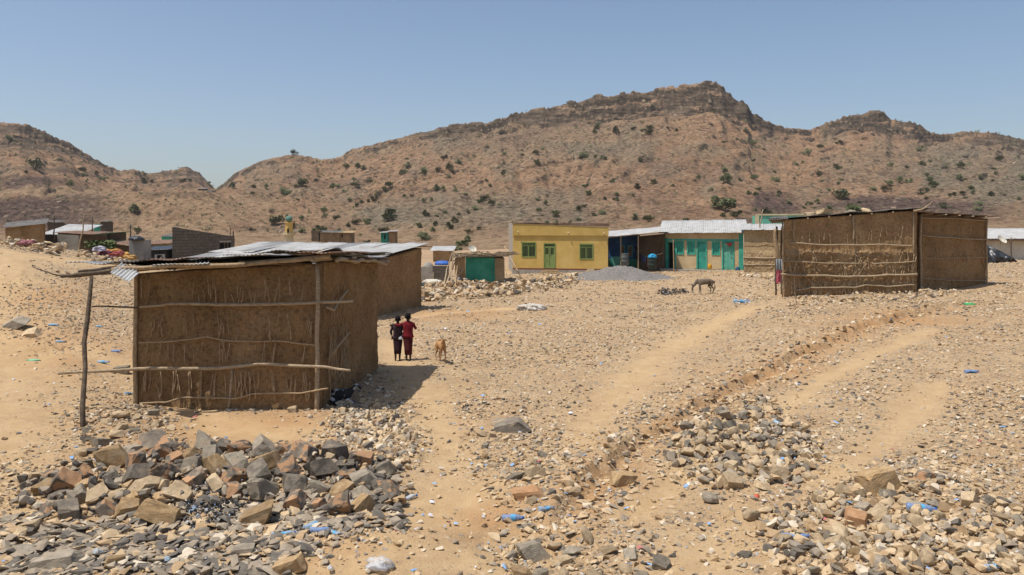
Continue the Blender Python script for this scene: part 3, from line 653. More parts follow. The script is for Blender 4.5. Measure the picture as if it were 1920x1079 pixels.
def stuffheap(name, poly, n, seed, s0, s1, kw, label, zh=.3, mats=None, fl=(.5, .9), c=None):
    X, Y, Z = inpx(poly, n, seed, s0, s1); r = np.random.default_rng(seed)
    return scatter(name, X, Y, Z, kw, label, seed, mats=mats, zoff=r.random(n)*zh, npts=11, flat_=fl)
stuffheap('stone_rubble', [(0,962),(150,950),(300,955),(380,925),(740,950),(760,1000),(600,1020),(540,1079),(0,1079)], 1900, 21, .06, .26, [3, 5, 1.6, 1, .6], 'small slaty chips filling the ground around the slabs and dark rocks', .04, GM, (.2, .5))
stuffheap('stone_rubble', [(20,900),(220,850),(330,828),(560,842),(720,860),(780,900),(745,960),(520,950),(60,960)], 800, 22, .06, .24, [4, 3, 1, 1.2, .4], 'small broken dark stones between the big rocks of the near heap', .12, GM, (.5, .9))
stuffheap('stone_rubble', [(1245,860),(1300,790),(1360,750),(1440,740),(1540,830),(1530,905),(1340,915)], 560, 23, .06, .22, [2, 3, 5, 1, 1.2], 'small mixed stones between the bigger ones right of the long rut', .08, GM)
stuffheap('stone_rubble', [(1400,1000),(1530,925),(1640,905),(1790,910),(1920,960),(1920,1079),(1480,1079)], 950, 24, .04, .2, [.8, 2.6, 6, 2, 2], 'small tan and grey stones packed between the cobbles at the bottom right', .05, GM)
stuffheap('stone_rubble', [(785,545),(860,530),(960,535),(1060,522),(1110,520),(1060,540),(960,556),(860,562),(790,566)], 700, 25, .12, .5, [1.3, 2, 5, 1.3, 1.6], 'bank of broken stones running from the near hut toward the yellow house', .25, GM)
stuffheap('stone_rubble', [(-20,450),(0,425),(50,432),(90,455),(125,470),(110,480),(50,468),(0,462)], 420, 26, .15, .5, [1, 2, 5, 1.3, 2], 'long ridge of tan rubble stones on the bank in front of the mud houses', .35, GM)
stuffheap('stone_rubble', [(145,482),(165,462),(200,470),(255,492),(280,505),(200,503)], 170, 27, .15, .4, [1, 1.5, 5, 1.6, 2], 'low pile of tan stones under the heap of cloths', .22, GM)
stuffheap('stone_rubble', [(640,745),(720,760),(790,820),(760,890),(690,850),(600,800)], 650, 28, .05, .2, [1, 3, 4, 1, 1.5], 'patch of small grey and tan stones by the shaded corner of the near hut', .03, GM)
stuffheap('stone_rubble', [(1470,566),(1600,556),(1720,548),(1800,548),(1800,556),(1600,572),(1470,582)], 260, 29, .06, .22, [1, 2, 5, 1, 2], 'low footing of stones along the base of the right mud house', .12, GM)
stuffheap('stone_rubble', [(1385,514),(1470,521),(1470,527),(1385,519)], 130, 30, .15, .34, [.4, 1, 5, 1, 4], 'line of pale stones at the foot of the tan wall beyond the donkey', .12, GM)

def along(poly, n, seed, sd, s0, s1):
    r = np.random.default_rng(seed); P_ = np.array(poly); t = r.random(n)*(len(P_)-1); i = t.astype(int); f = (t-i)[:, None]
    q = P_[i]*(1-f)+P_[i+1]*f; q = q+r.normal(0, sd, (n, 2)); return q[:, 0], q[:, 1], s0+(s1-s0)*r.random(n)**3
ax_, ay_, as_ = along(SCARPS[0][0], 2600, 61, .55, .03, .20)
scatter('stone_rubble', ax_, ay_, as_, [.8, 2, 4, 3, 1], 'loose stones and clods spilled along the eroded bank of the long rut', 61, mats=GM)
# ---------------------------------------------------------------- building materials
def mud_mat(name, c1, c2, c3, straw=.5, ribs=0):
    m, nt, b, vec = new_mat(name)
    col = ramp(nt, noise(nt, vec, 1.1, 9, .68, .3), [(.3, c2), (.5, c1), (.7, c3)])
    f = ramp(nt, noise(nt, vec, 13, 8, .8), [(.34, (.42,.40,.38)), (.5, (1,1,1)), (.72, (1.3,1.28,1.22))])
    col = mixc(nt, 1, col, f, 'MULTIPLY')
    st = noise(nt, mapping(nt, vec, (60, 60, 9)), 1, 4, .6)
    col = mixc(nt, math_(nt, 'MULTIPLY', ramp(nt, st, [(.62, (0,)*3), (.68, (1,)*3)]), straw), col, tuple(min(.7, v*1.9) for v in c3))
    nt.links.new(col, b.inputs['Base Color']); b.inputs['Roughness'].default_value = .97; b.inputs['Specular IOR Level'].default_value = .1
    h = math_(nt, 'ADD', noise(nt, vec, 9, 9, .75), math_(nt, 'MULTIPLY', noise(nt, mapping(nt, vec, (30, 30, 4)), 1, 5, .6), .12+ribs))
    bump(nt, b, h, 1, .12); return m
MUD = mud_mat('brown_mud_plaster', (.36,.22,.105), (.24,.143,.066), (.455,.295,.155))
MUD2 = mud_mat('brown_mud_wattle', (.43,.275,.14), (.30,.185,.088), (.58,.40,.215), .12, .05)
MUD3 = mud_mat('pale_mud', (.42,.30,.165), (.31,.215,.115), (.50,.37,.215), .3)
MUDD = mud_mat('dark_and_shaded_mud', (.15,.105,.065), (.10,.07,.045), (.21,.15,.095), .2)  # dark mud of some huts; also paints shade on the shop's side room
STICK = mat('dry_stick_bark', (.44,.31,.18), (.24,.165,.09), (.56,.41,.25), scale=9, bs=50, bst=.6, stretch=(4,4,1))
POLE = mat('peeled_pole_wood', (.40,.30,.19), (.24,.17,.10), (.52,.41,.27), scale=7, bs=40, bst=.5, stretch=(1,4,4))
DPOLE = mat('dark_pole_wood', (.13,.095,.065), (.07,.05,.035), (.22,.165,.11), scale=9, bs=40, bst=.6)
TIN = mat('weathered_tin', (.30,.29,.27), (.22,.205,.18), (.38,.37,.35), scale=1.4, rough=.5, bs=8, bst=.15, fine=.12, metal=.25, spec=.4)
TINW = mat('pale_zinc_sheet', (.42,.41,.385), (.32,.30,.265), (.50,.495,.475), scale=1.6, rough=.65, bs=6, bst=.12, fine=.15, metal=0, spec=.3)
TIND = mat('dark_tin', (.13,.12,.105), (.07,.06,.05), (.24,.21,.18), scale=3, rough=.7, bs=14, bst=.3)  # dark tone over whole sheets, top faces included
RUST = mat('rusty_tin', (.22,.13,.08), (.12,.07,.05), (.34,.25,.19), scale=3, rough=.7, bs=20, bst=.3)
YEL = mat('yellow_render', (.62,.42,.125), (.53,.35,.10), (.68,.48,.165), scale=.9, bs=14, bst=.5, bd=.03, fine=.12)
YELD = mat('yellow_band_render', (.56,.38,.11), (.48,.32,.09), (.62,.43,.14), scale=1.1, bs=12, bst=.4, fine=.12)
BLOCK = None
GREENP = mat('olive_green_paint', (.20,.27,.085), (.155,.215,.07), (.25,.32,.11), scale=3, rough=.55, bs=20, bst=.1, fine=.1)
TEAL = mat('turquoise_paint', (.055,.36,.26), (.04,.28,.205), (.085,.43,.32), scale=2, rough=.6, bs=20, bst=.15, fine=.15)
TEALL = mat('pale_turquoise_paint', (.12,.43,.31), (.08,.34,.25), (.22,.50,.38), scale=2.5, rough=.6, bs=20, bst=.15, fine=.2)
GREENW = mat('sea_green_wall_paint', (.045,.27,.175), (.03,.195,.13), (.075,.33,.22), scale=1.3, bs=12, bst=.4, fine=.2)
BLUEW = mat('blue_wall_paint', (.035,.10,.26), (.025,.07,.19), (.06,.15,.33), scale=1.3, bs=12, bst=.4, fine=.2)
BEIGE = mat('ochre_wash_plaster', (.58,.42,.23), (.48,.33,.165), (.64,.49,.29), scale=1.2, bs=11, bst=.8, bd=.04, fine=.2)
CONC = mat('grey_concrete', (.36,.325,.27), (.27,.24,.20), (.44,.40,.34), scale=2, bs=14, bst=.4)
GLASS = mat('dark_window_glass', (.025,.03,.03), rough=.15, bst=0, spec=.5, fine=.05)
DARK = mat('dark_interior', (.03,.024,.018), bst=0)  # near-black colour painted in for the shade inside rooms and openings
BRED = mat('red_brown_band', (.20,.06,.04), scale=3, bst=.2)
CREAM = mat('cream_paint', (.62,.53,.33), scale=2, bst=.2)
BLACKP = mat('black_plastic_sheet', (.028,.03,.032), (.018,.018,.02), (.06,.06,.065), scale=4, rough=.35, bs=6, bst=.4, spec=.5)
WHITEP = mat('white_plaster', (.62,.57,.46), (.52,.47,.38), (.68,.64,.54), scale=1, bs=9, bst=.3)
PGRAV = mat('grey_crushed_gravel', (.25,.225,.20), (.17,.155,.14), (.35,.32,.29), scale=14, bs=26, bst=1, bd=.06, fine=.5)
THATCH = mat('dry_thatch', (.27,.20,.125), (.14,.10,.065), (.40,.31,.20), scale=6, bs=30, bst=.9, stretch=(1,6,6))
STONE = RM['tan']
def block_mat(name, c1, c2, mortar, bw=.4, bh=.2):
    m, nt, b, vec = new_mat(name); br = nt.nodes.new('ShaderNodeTexBrick'); s = nt.nodes.new('ShaderNodeSeparateXYZ'); nt.links.new(vec, s.inputs[0])
    cx = nt.nodes.new('ShaderNodeCombineXYZ'); nt.links.new(math_(nt, 'ADD', s.outputs[0], math_(nt, 'MULTIPLY', s.outputs[1], .9)), cx.inputs[0]); nt.links.new(s.outputs[2], cx.inputs[1])
    nt.links.new(cx.outputs[0], br.inputs['Vector']); br.inputs['Scale'].default_value = 1; br.inputs['Brick Width'].default_value = bw; br.inputs['Row Height'].default_value = bh
    br.inputs['Mortar Size'].default_value = .018; br.inputs['Color1'].default_value = (*c1, 1); br.inputs['Color2'].default_value = (*c2, 1); br.inputs['Mortar'].default_value = (*mortar, 1)
    f = ramp(nt, noise(nt, vec, 6, 8, .7), [(.3, (.7,.7,.7)), (.7, (1.2,1.2,1.2))])
    nt.links.new(mixc(nt, 1, br.outputs[0], f, 'MULTIPLY'), b.inputs['Base Color']); b.inputs['Roughness'].default_value = .95
    bump(nt, b, math_(nt, 'SUBTRACT', noise(nt, vec, 20, 5), br.outputs['Fac']), .5, .03); return m
BLOCK = block_mat('dark_hollow_blocks', (.175,.145,.112), (.13,.108,.084), (.09,.075,.06))
BLOCKL = block_mat('pale_and_sunlit_blocks', (.40,.35,.28), (.33,.29,.23), (.24,.21,.17))  # pale blocks; also the painted sunlit side of the block building
# ---------------------------------------------------------------- a mud wall with a real uneven surface
def mudwall(mb, F, x0, x1, zb, zt, th=.16, amp=.035, seed=0, step=.055, y=0, mi=0, rough_=.5, edge=.02, bulge=0, band=None):
    w = x1-x0; nx = max(4, int(w/step)); nz = max(4, int(max(zt)/step))
    us, vs = np.meshgrid(np.linspace(0, 1, nx+1), np.linspace(0, 1, nz+1), indexing='ij')
    X = x0+us*w; zb0, zb1 = zb; top = zt[0]+(zt[1]-zt[0])*us; bot = zb0+(zb1-zb0)*us; Z = bot+(top-bot)*vs
    D = amp*(fbm(X*1.1+seed, Z*1.1, 3, seed)+.45*fbm(X*4, Z*4, 3, seed+1)*rough_*2+.9*fbm(X*13, Z*11, 3, seed+2)*rough_)
    if band: D = D+band[2]*sstep(band[0], band[0]+.15, Z)*(1-sstep(band[1]-.2, band[1], Z))*(np.abs(fbm(X*7, Z*7, 3, seed+9))*1.3+.3*vn(X*1.5, Z*2, 4))
    D = D+bulge*np.sin(us*math.pi)*(1-vs)
    X = X+edge*fbm(Z*2+seed, Z*0+us*3, 3, seed+4)*(np.abs(us-.5)*2)
    g0 = [[F(X[i, j], y-D[i, j]-.01, Z[i, j]) for j in range(nz+1)] for i in range(nx+1)]
    N = len(mb.v); M = nz+1
    for r in g0: mb.v += [tuple(p) for p in r]
    for i in range(nx+1):
        for j in (0, nz): mb.v.append(tuple(F(X[i, j], y+th, Z[i, j])))
    B = N+(nx+1)*M
    for i in range(nx):
        for j in range(nz): mb.f.append((N+i*M+j, N+(i+1)*M+j, N+(i+1)*M+j+1, N+i*M+j+1)); mb.m.append(mi)
        mb.f.append((B+2*i, B+2*i+1, B+2*i+3, B+2*i+2)); mb.m.append(mi)
        mb.f.append((N+i*M+nz, N+(i+1)*M+nz, B+2*i+3, B+2*i+1)); mb.m.append(mi)
        mb.f.append((N+i*M, B+2*i, B+2*i+2, N+(i+1)*M)); mb.m.append(mi)
    for i in (0, nx):
        for j in range(nz):
            t0, t1 = j/nz, (j+1)/nz
        mb.f.append(tuple([N+i*M+j for j in range(M)]+[B+2*i+1, B+2*i])); mb.m.append(mi)
    return mb
def sticks(mb, F, x0, x1, zbands, n, r0=.009, seed=0, y=-.088, mi=1, lean=.12, ln=(.25, .6)):
    r = random.Random(seed)
    for _ in range(n):
        za, zb = r.choice(zbands); x = r.uniform(x0, x1); L = r.uniform(*ln)*(zb-za); z0 = r.uniform(za, zb-L)
        dx = r.gauss(0, lean)*L; p = []
        ph = r.uniform(0, 6)
        for k in range(6):
            t = k/5; p.append(F(x+dx*t+.007*math.sin(t*5+ph), y+.012*math.cos(t*3.1*2-3.1)-.004, z0+L*t))
        mb.tube(p, [r0*r.uniform(.6, 1.3), r0*r.uniform(.4, 1)], 5, mi)
def roofstone(p, w, label, kind='tan', group=None): return rock(0, 0, w, kind, label, group, .4, 0, pos=p, name='stone', cat='stone')

# ---------------------------------------------------------------- the near mud hut
L0, R0 = Vector((-7.80, 16.64, 0)), Vector((-3.90, 16.30, 0))
loc = Vector((-5.8, 18.6, 0)); hut = thing('mud_hut', 'near brown mud hut with a wavy tin roof and long rails crossing its wall', 'hut', loc)
F = Fr(L0, R0); wN = F.w
mb = MB(); mudwall(mb, F, 0, wN, (-.25, -.25), (2.72, 2.95), .15, .045, 3, .035, bulge=.05)
sticks(mb, F, .15, wN-.15, [(2.0, 2.7)], 26, .011, 1, ln=(.3, .9)); sticks(mb, F, .15, wN-.15, [(1.35, 1.95), (.85, 1.4)], 42, .011, 2, ln=(.3, .9)); sticks(mb, F, .12, wN-.1, [(.12, .78)], 40, .014, 3, ln=(.4, .95))
mb.build('front_wall', [MUD, STICK], hut, True)
B0 = Vector((-3.50, 20.9, 0)); FS = Fr(R0, B0)
mb = MB(); mudwall(mb, FS, .16, FS.w, (-.3, -.3), (2.98, 2.75), .15, .05, 9, .05); sticks(mb, FS, .25, 1.7, [(.1, 1.6)], 46, .011, 5, ln=(.3, .6)); sticks(mb, FS, .3, 1.6, [(1.5, 2.6)], 8, .008, 6)
mb.build('side_wall', [MUD, STICK], hut, True)
mb = MB(); FB = Fr(Vector((-7.7, 21.0, 0)), B0+Vector((-.16, 0, 0))); mudwall(mb, FB, 0, FB.w, (-.3, -.3), (2.66, 2.72), .15, .03, 12, .12); mb.build('back_wall', MUD, hut)
mb = MB(); FL = Fr(Vector((-7.7, 20.98, 0)), L0+Vector((.02, .18, 0))); mudwall(mb, FL, 0, FL.w, (-.1, -.3), (2.64, 2.72), .15, .03, 13, .12); mb.build('back_wall', MUD, hut)
mb = MB().tube(wob(F(-.02, -.06, -.2), F(.03, -.06, 2.85), 10, .015, 4), [.05, .04], 8); mb.build('corner_post', STICK, hut, True)
mb = MB().tube(wob(F(wN-.02, -.09, -.15), F(wN-.06, -.09, 2.9), 10, .02, 5), [.05, .042], 8); mb.build('corner_post', POLE, hut, True)
mb = MB().tube(wob(F(wN*.51, -.05, -.1), F(wN*.53, -.05, .80), 5, .012, 6), .035, 7); mb.build('short_post', POLE, hut, True)
def rail(name, pts, r, m, parent, seed=1, amp=.02):
    P_ = []
    for a, b in zip(pts[:-1], pts[1:]): P_ += wob(a, b, 8, amp, seed)[:-1]
    P_.append(Vector(pts[-1])); k = [P_[0]]+[P_[i-1]*.25+P_[i]*.5+P_[i+1]*.25 for i in range(1, len(P_)-1)]+[P_[-1]]
    return MB().tube(k, r, 8).build(name, m, parent, True)
rail('long_rail', [P(108,701,15.85), P(258,692,16.2), P(420,691,16.32), P(480,683,16.28), P(600,688,16.1), P(657,695,15.95)], [.028,.036,.034,.024], POLE, hut, 1, .006)
rail('rail', [P(172,575,16.3), P(262,577,16.45)], [.016,.02], DPOLE, hut, 2, .01)
rail('rail', [P(262,577,16.45), P(320,570,16.42), P(480,572,16.34), P(598,568,16.15), P(662,565,16.0)], [.022,.034,.033,.026], POLE, hut, 3, .006)
rail('rail', [P(260,644,16.5), P(340,639,16.45), P(385,632,16.4), P(440,641,16.38), P(520,640,16.3), P(595,648,16.2)], .015, STICK, hut, 4, .006)
rail('rail', [P(262,756,16.5), P(310,755,16.45), P(345,745,16.4), P(440,748,16.35), P(480,738,16.3), P(560,738,16.22), P(615,729,16.1)], .017, STICK, hut, 5, .006)
rail('branch', [FS(.1,-.08,2.05), FS(.55,-.1,1.93), FS(.9,-.1,2.1), FS(1.55,-.1,2.28)], .026, POLE, hut, 6, .006)
rail('branch', [FS(.3,-.06,.95), FS(.9,-.1,1.15), FS(1.7,-.09,1.32)], .028, STICK, hut, 7, .006)
rail('branch', [FS(.5,-.06,.35), FS(1.3,-.1,.55)], .016, STICK, hut, 8, .006)
rail('wall_plate', [P(300,503,16.1), P(420,499,16.1), P(520,490,16.1), P(618,481,15.95)], [.034,.05,.052], POLE, hut, 9, .008)
# lean-to frame at the left
post = gp(156, 806); 
MB().tube([post-Vector((0,0,.3)), P(155,760,14.75), P(160,690,15.0), P(158,640,15.2), P(164,600,15.35), P(168,560,15.45), P(172,518,15.5)], [.052,.042,.045,.034], 9).build('leaning_post', DPOLE, hut, True)
rail('roof_pole', [P(60,500,15.6), P(95,513,15.6), P(128,520,15.6), P(190,514,15.7), P(245,507,15.9)], [.008,.016,.02,.03], DPOLE, hut, 11, .008)
rail('roof_pole', [P(114,518,15.55), P(160,514,15.6), P(215,508,15.8), P(300,503,16.2)], [.034,.042,.04], DPOLE, hut, 12, .01)
rail('roof_pole', [P(146,510,15.7), P(200,503,15.9), P(330,498,16.4)], [.026,.034,.036], DPOLE, hut, 13, .01)
rail('roof_pole', [P(210,506,15.75), P(300,500,15.85), P(460,496,15.9)], .04, STICK, hut, 14, .01)
for k in range(6):                     # rafters poking out along the front eave
    x = wN*(.04+.19*k); mb = MB().tube([F(x, -.42, 2.86+.035*k), F(x+.03, 1.2, 2.83+.035*k), F(x+.05, 4.3, 2.70+.03*k)], [.042,.04,.036], 8); mb.build('rafter', POLE if k % 2 else STICK, hut, True)
for k, y_ in enumerate((.9, 2.2, 3.6)):
    MB().tube(wob(F(-.5, y_, 2.86-.04*k), F(wN+.55, y_-.2, 3.03-.045*k), 10, .02, k), .035, 7).build('purlin', DPOLE, hut, True)
# roof sheets, overlapping, each a piece of its own
def zr(x, y, k=0): return 2.935+.215*max(x, -.2)/wN-.044*y+.012*k
rs = random.Random(5); xcur = -1.15; k = 0
while xcur < wN+.25:
    w = rs.uniform(.78, .9); a, b_ = xcur, min(xcur+w, wN+.4)
    yf = -rs.uniform(.52, .64); dz = rs.uniform(0, .03)+.014*(k % 2)
    for seg, (ya, yb) in enumerate(((yf, 2.3), (2.15, 4.75))):
        mb = MB(); corr(mb, F(a, ya, zr(a, ya, k % 3)+dz+.02*seg), F(b_, ya+rs.uniform(-.05, .05), zr(b_, ya, k % 3)+dz+.02*seg), F(b_+.02, yb, zr(b_, yb, k % 3)+dz+.02*seg), F(a+.02, yb, zr(a, yb, k % 3)+dz+.02*seg), .085, .011, 0, bend=.022, seed=k)
        mb.build('roof_sheet', [TIN, TIND, RUST, TIND][(k+seg) % 4], hut, True)
    xcur = b_-.06; k += 1
mb = MB(); corr(mb, P(206,512,15.5), P(243,528,15.35), P(262,513,15.7), P(228,492,15.95), .085, .016, bend=.01); mb.build('roof_sheet', TINW, hut, True)
mb = MB(); corr(mb, P(208,493,16.6), P(330,505,15.95), P(345,492,17.2), P(225,488,17.6), .12, .01, bend=.02); mb.build('roof_sheet', TIND, hut, True)
mb = MB(); corr(mb, P(285,498,15.8), P(392,493,15.8), P(392,489,16.6), P(290,495,16.6), .085, .01, bend=.012); mb.build('roof_sheet', TINW, hut, True)
# curled edge sheets along the right eave
for i, (t0, t1, up) in enumerate(((.0, .30, .05), (.27, .55, .12), (.52, .80, .03), (.78, 1.03, .06))):
    ya, yb = t0*FS.w, t1*FS.w
    mb = MB(); z0_, z1_ = 3.20-.09*ya, 3.20-.09*yb
    A = FS(ya, .75, z0_-.02); B_ = FS(ya+.05, -.3, z0_-.02+up); C = FS(yb, -.3, z1_-.01); D = FS(yb, .75, z1_-.02)
    corr(mb, A, D, C, B_, .085, .012, bend=.045, seed=i+3); mb.build('roof_sheet', TINW if i % 2 else TIN, hut, True)
rail('eave_pole', [FS(.05,-.32,3.02), FS(1.5,-.36,2.93), FS(2.6,-.3,2.90), FS(4.2,-.34,2.74)], [.05,.045,.04], POLE, hut, 15, .03)
roofstone(FS(1.9, .3, 3.06), .5, 'long tan stone weighing down the near hut roof at its right edge')
roofstone(FS(1.2, .4, 3.12), .28, 'small tan stone on the near hut roof in front of the long one')
# second hut behind
A2, B2 = Vector((-5.6, 33.0, 0)), Vector((-4.28, 36.4, 0)); A2.z = B2.z = 0
F2 = Fr(A2, B2); F2b = Fr(A2+F2.b*11.5, A2, )
hut2 = thing('mud_hut', 'second mud hut behind the near one with a broad pale sloping tin roof', 'hut', A2+F2.b*3+F2.u*1.5)
mb = MB(); mudwall(mb, F2, -1.2, F2.w+.3, (-.3, -.2), (2.15, 2.72), .2, .04, 31, .08); mb.build('side_wall', [MUD], hut2, True)
Ff = Fr(F2(-1.2, 8.6, 0), F2(-1.2, .2, 0)); mb = MB(); mudwall(mb, Ff, 0, Ff.w-.02, (-.2, -.3), (2.2, 2.15), .2, .04, 32, .12); mb.build('front_wall', [MUD], hut2, True)
Fb = Fr(F2(F2.w+.3, 8.6, 0), F2(F2.w+.3, .22, 0)); mb = MB(); mudwall(mb, Fb, 0, Fb.w, (-.2, -.3), (2.8, 2.72), .2, .04, 33, .2); mb.build('back_wall', [MUD], hut2)
nr = random.Random(2)
for i in range(9):
    y0_, y1_ = -.25+i*1.0, -.25+(i+1)*1.06; e0 = nr.uniform(-.15, .1); dz = nr.uniform(0, .03)
    zA = lambda s: 2.24+(s+1.5)/(F2.w+1.9)*.62
    for sg, (s0, s1_) in enumerate(((-1.65+e0, .75), (.6, F2.w+.55+e0*.5))):
        mb = MB(); corr(mb, F2(s0, y0_, zA(s0)+dz+.03*sg), F2(s0, y1_, zA(s0)+dz+.03*sg), F2(s1_, y1_, zA(s1_)+dz+.03*sg), F2(s1_, y0_, zA(s1_)+dz+.03*sg), .16, .014, bend=.02, seed=i, per=5)
        mb.build('roof_sheet', TINW if (i+sg) % 4 else TIN, hut2, True)
rail('roof_pole', [F2(F2.w+.4, -.5, 2.78), F2(F2.w+.45, 2, 2.8), F2(F2.w+.4, 6, 2.86)], .035, POLE, hut2, 3, .02)

# ---------------------------------------------------------------- the right mud house
def gz(px, row, d): return EYE-(row-HROW)*d/FPX
Lr, Rr = P(1470,560,31.6), P(1718,546,31.5); base = .82
Lr.z = Rr.z = base; FR = Fr(Lr, Rr, back=(.35, 1, 0)); wR = FR.w
house = thing('mud_house', 'wide brown mud and stick house on the right with rails across its front', 'house', FR(wR/2+1, 1.5, 0))
zl, zrr = P(0,412,31.6).z-base, P(0,394,31.5).z-base
mb = MB(); mudwall(mb, FR, 0, wR, (-.2, -.1), (zl-.02, zrr-.02), .18, .028, 41, .042, band=(.1, 2.0, .12))
# lumpy throw of mud over the lower half
r = random.Random(8)
for cx in (0.55, 1.3, 2.6, 3.2, 4.2, 4.7):
    for q in range(30):
        x = cx+r.gauss(0, .28); z = r.uniform(.75, 1.75)
        if .08 < x < wR-.1:
            s_ = r.uniform(.05, .12); bm = hull(9, s_, .06, s_*.8, r.randint(0, 9999), .1); vs = [FR(x+v.co.x, -.035+v.co.y, z+v.co.z) for v in bm.verts]; bm.verts.index_update()
            mb.add(vs, [tuple(v.index for v in f.verts) for f in bm.faces], 0); bm.free()
sticks(mb, FR, .1, wR-.1, [(.05, .75)], 55, .022, 11, ln=(.4, .95), y=-.10); sticks(mb, FR, .1, wR-.1, [(.85, 1.9)], 40, .02, 12, ln=(.25, .6), y=-.12, lean=.3); sticks(mb, FR, .1, wR-.1, [(2.0, 2.9)], 26, .014, 13, y=-.065)
mb.build('front_wall', [MUD2, STICK], house, True)
def frail(F_, pts, rad, m, sd, nm='rail', par=house, y=-.15): rail(nm, [F_(x, y, z) for x, z in pts], rad, m, par, sd, .012)
zz = lambda row, d=31.55: P(0, row, d).z-base
xx = lambda px: (px-1470)/248*wR
frail(FR, [(xx(1482), zz(456)), (xx(1560), zz(460)), (xx(1640), zz(459)), (xx(1712), zz(461))], .032, POLE, 1)
frail(FR, [(xx(1470), zz(490)), (xx(1560), zz(494)), (xx(1612), zz(494))], .022, POLE, 2); frail(FR, [(xx(1635), zz(495)), (xx(1716), zz(490))], .025, POLE, 3)
frail(FR, [(xx(1462), zz(515)), (xx(1540), zz(517)), (xx(1600), zz(519)), (xx(1660), zz(516)), (xx(1719), zz(514))], .042, POLE, 4, y=-.17)
frail(FR, [(xx(1492), zz(544)), (xx(1530), zz(539)), (xx(1600), zz(539)), (xx(1628), zz(534)), (xx(1660), zz(537)), (xx(1714), zz(534))], .03, POLE, 5)
for px_, ra, rb, m_ in ((1489, 412, 455, POLE), (1600, 404, 453, POLE), (1468, 415, 562, STICK), (1712, 396, 545, POLE), (1604, 470, 545, STICK), (1490, 490, 550, STICK)):
    MB().tube(wob(FR(xx(px_), -.07, zz(rb)), FR(xx(px_), -.07, zz(ra)), 6, .015, px_), .032, 7).build('upright', m_, house, True)
# recessed right-hand room
Rl, Rt = P(1722,545,32.2), P(1848,540,34.0); Rl.z = Rt.z = base; FQ = Fr(Rl, Rt)
zq0, zq1 = P(0,402,32.2).z-base, P(0,410,34.0).z-base
mb = MB(); mudwall(mb, FQ, .05, FQ.w, (-.2, 0), (zq0, zq1), .18, .02, 43, .06); sticks(mb, FQ, .1, FQ.w-.1, [(.1, 1.2), (1.2, 2.2), (2.2, 3)], 60, .009, 14, y=-.06)
mb.build('room_wall', [MUD, STICK], house, True)
for a_, b2, rd in ((442, 450, .028), (484, 484, .016), (524, 526, .02), (408, 414, .03)):
    MB().tube(wob(FQ(.05, -.08, P(0, a_, 32.2).z-base), FQ(FQ.w, -.08, P(0, b2, 34).z-base), 8, .02, a_), rd, 7).build('rail', POLE if rd > .017 else STICK, house, True)
MB().tube(wob(FQ(.02, -.1, 0), FQ(.02, -.1, zq0), 6, .02, 3), .05, 7).build('upright', POLE, house, True)
MB().tube(wob(FQ(FQ.w-.02, -.07, .02), FQ(FQ.w-.02, -.07, zq1), 6, .012, 3), .035, 7).build('upright', STICK, house, True)
for i, (q0, q1) in enumerate(((FR(wR, .1, -.1), Rl-FR(0,0,0)+FR(0,0,0)),)):
    F_ = Fr(FR(wR-.02, .02, 0), Rl+Vector((0, .1, 0))); mb = MB(); mudwall(mb, F_, 0, F_.w, (-.1, -.1), (zrr-.05, zq0), .12, .03, 44, .08); mb.build('side_wall', MUD2, house, True)
FRL = Fr(FR(.02, 4.6, 0), FR(.02, .2, 0)); mb = MB(); mudwall(mb, FRL, 0, FRL.w, (-.4, -.2), (zl-.1, zl-.05), .15, .03, 45, .12); mb.build('side_wall', MUD2, house, True)
FRR = Fr(FQ(FQ.w, .2, 0), FQ(FQ.w, 3.6, 0)); mb = MB(); mudwall(mb, FRR, 0, FRR.w, (-.2, -.2), (zq1-.05, zq1-.1), .15, .03, 46, .12); mb.build('side_wall', MUD2, house, True)
FRB = Fr(FQ(FQ.w, 3.6, 0), FR(.02, 4.6, 0)); mb = MB(); mudwall(mb, FRB, 0, FRB.w, (-.4, -.4), (zq1-.1, zl-.1), .15, .03, 47, .2); mb.build('back_wall', MUD2, house, True)
# roofs
for i in range(7):
    xa, xb = -.62+i*.88, -.62+(i+1)*.93; dz = .012*(i % 2)+.05
    zt = lambda x: zl+(zrr-zl)*x/wR
    for sg, (ya, yb) in enumerate(((-.2, 2.4), (2.25, 5.0))):
        mb = MB(); dzz = dz+.02*sg; corr(mb, FR(xa, ya, zt(xa)+dzz+.02), FR(xb, ya, zt(xb)+dzz+.02), FR(xb, yb, zt(xb)+dzz-.03*yb), FR(xa, yb, zt(xa)+dzz-.03*yb), .1, .012, bend=.012, seed=i)
        mb.build('roof_sheet', [TIN, TINW, TIN, TIND][i % 4] if i else TIND, house, True)
for x in np.linspace(.1, wR-.1, 7):
    MB().tube([FR(x, -.22, zl+(zrr-zl)*x/wR-.02), FR(x, 4.8, zl+(zrr-zl)*x/wR-.16)], .035, 7).build('rafter', POLE, house)
for i in range(5):
    xa, xb = -.15+i*.84, -.15+(i+1)*.88; zt = lambda x: zq0+(zq1-zq0)*x/FQ.w+.09
    mb = MB(); corr(mb, FQ(xa, -.42, zt(xa)+.012*(i%2)), FQ(xb, -.42, zt(xb)+.012*(i%2)), FQ(xb, 3.7, zt(xb)-.1), FQ(xa, 3.7, zt(xa)-.1), .1, .012, bend=.012, seed=i+20)
    mb.build('roof_sheet', TIND if i % 2 else RUST, house, True)
for x in np.linspace(.2, FQ.w+.2, 6):
    MB().tube([FQ(x, -.5, zq0+(zq1-zq0)*x/FQ.w+.02), FQ(x, 3.5, zq0+(zq1-zq0)*x/FQ.w-.08)], .03, 7).build('rafter', POLE, house)
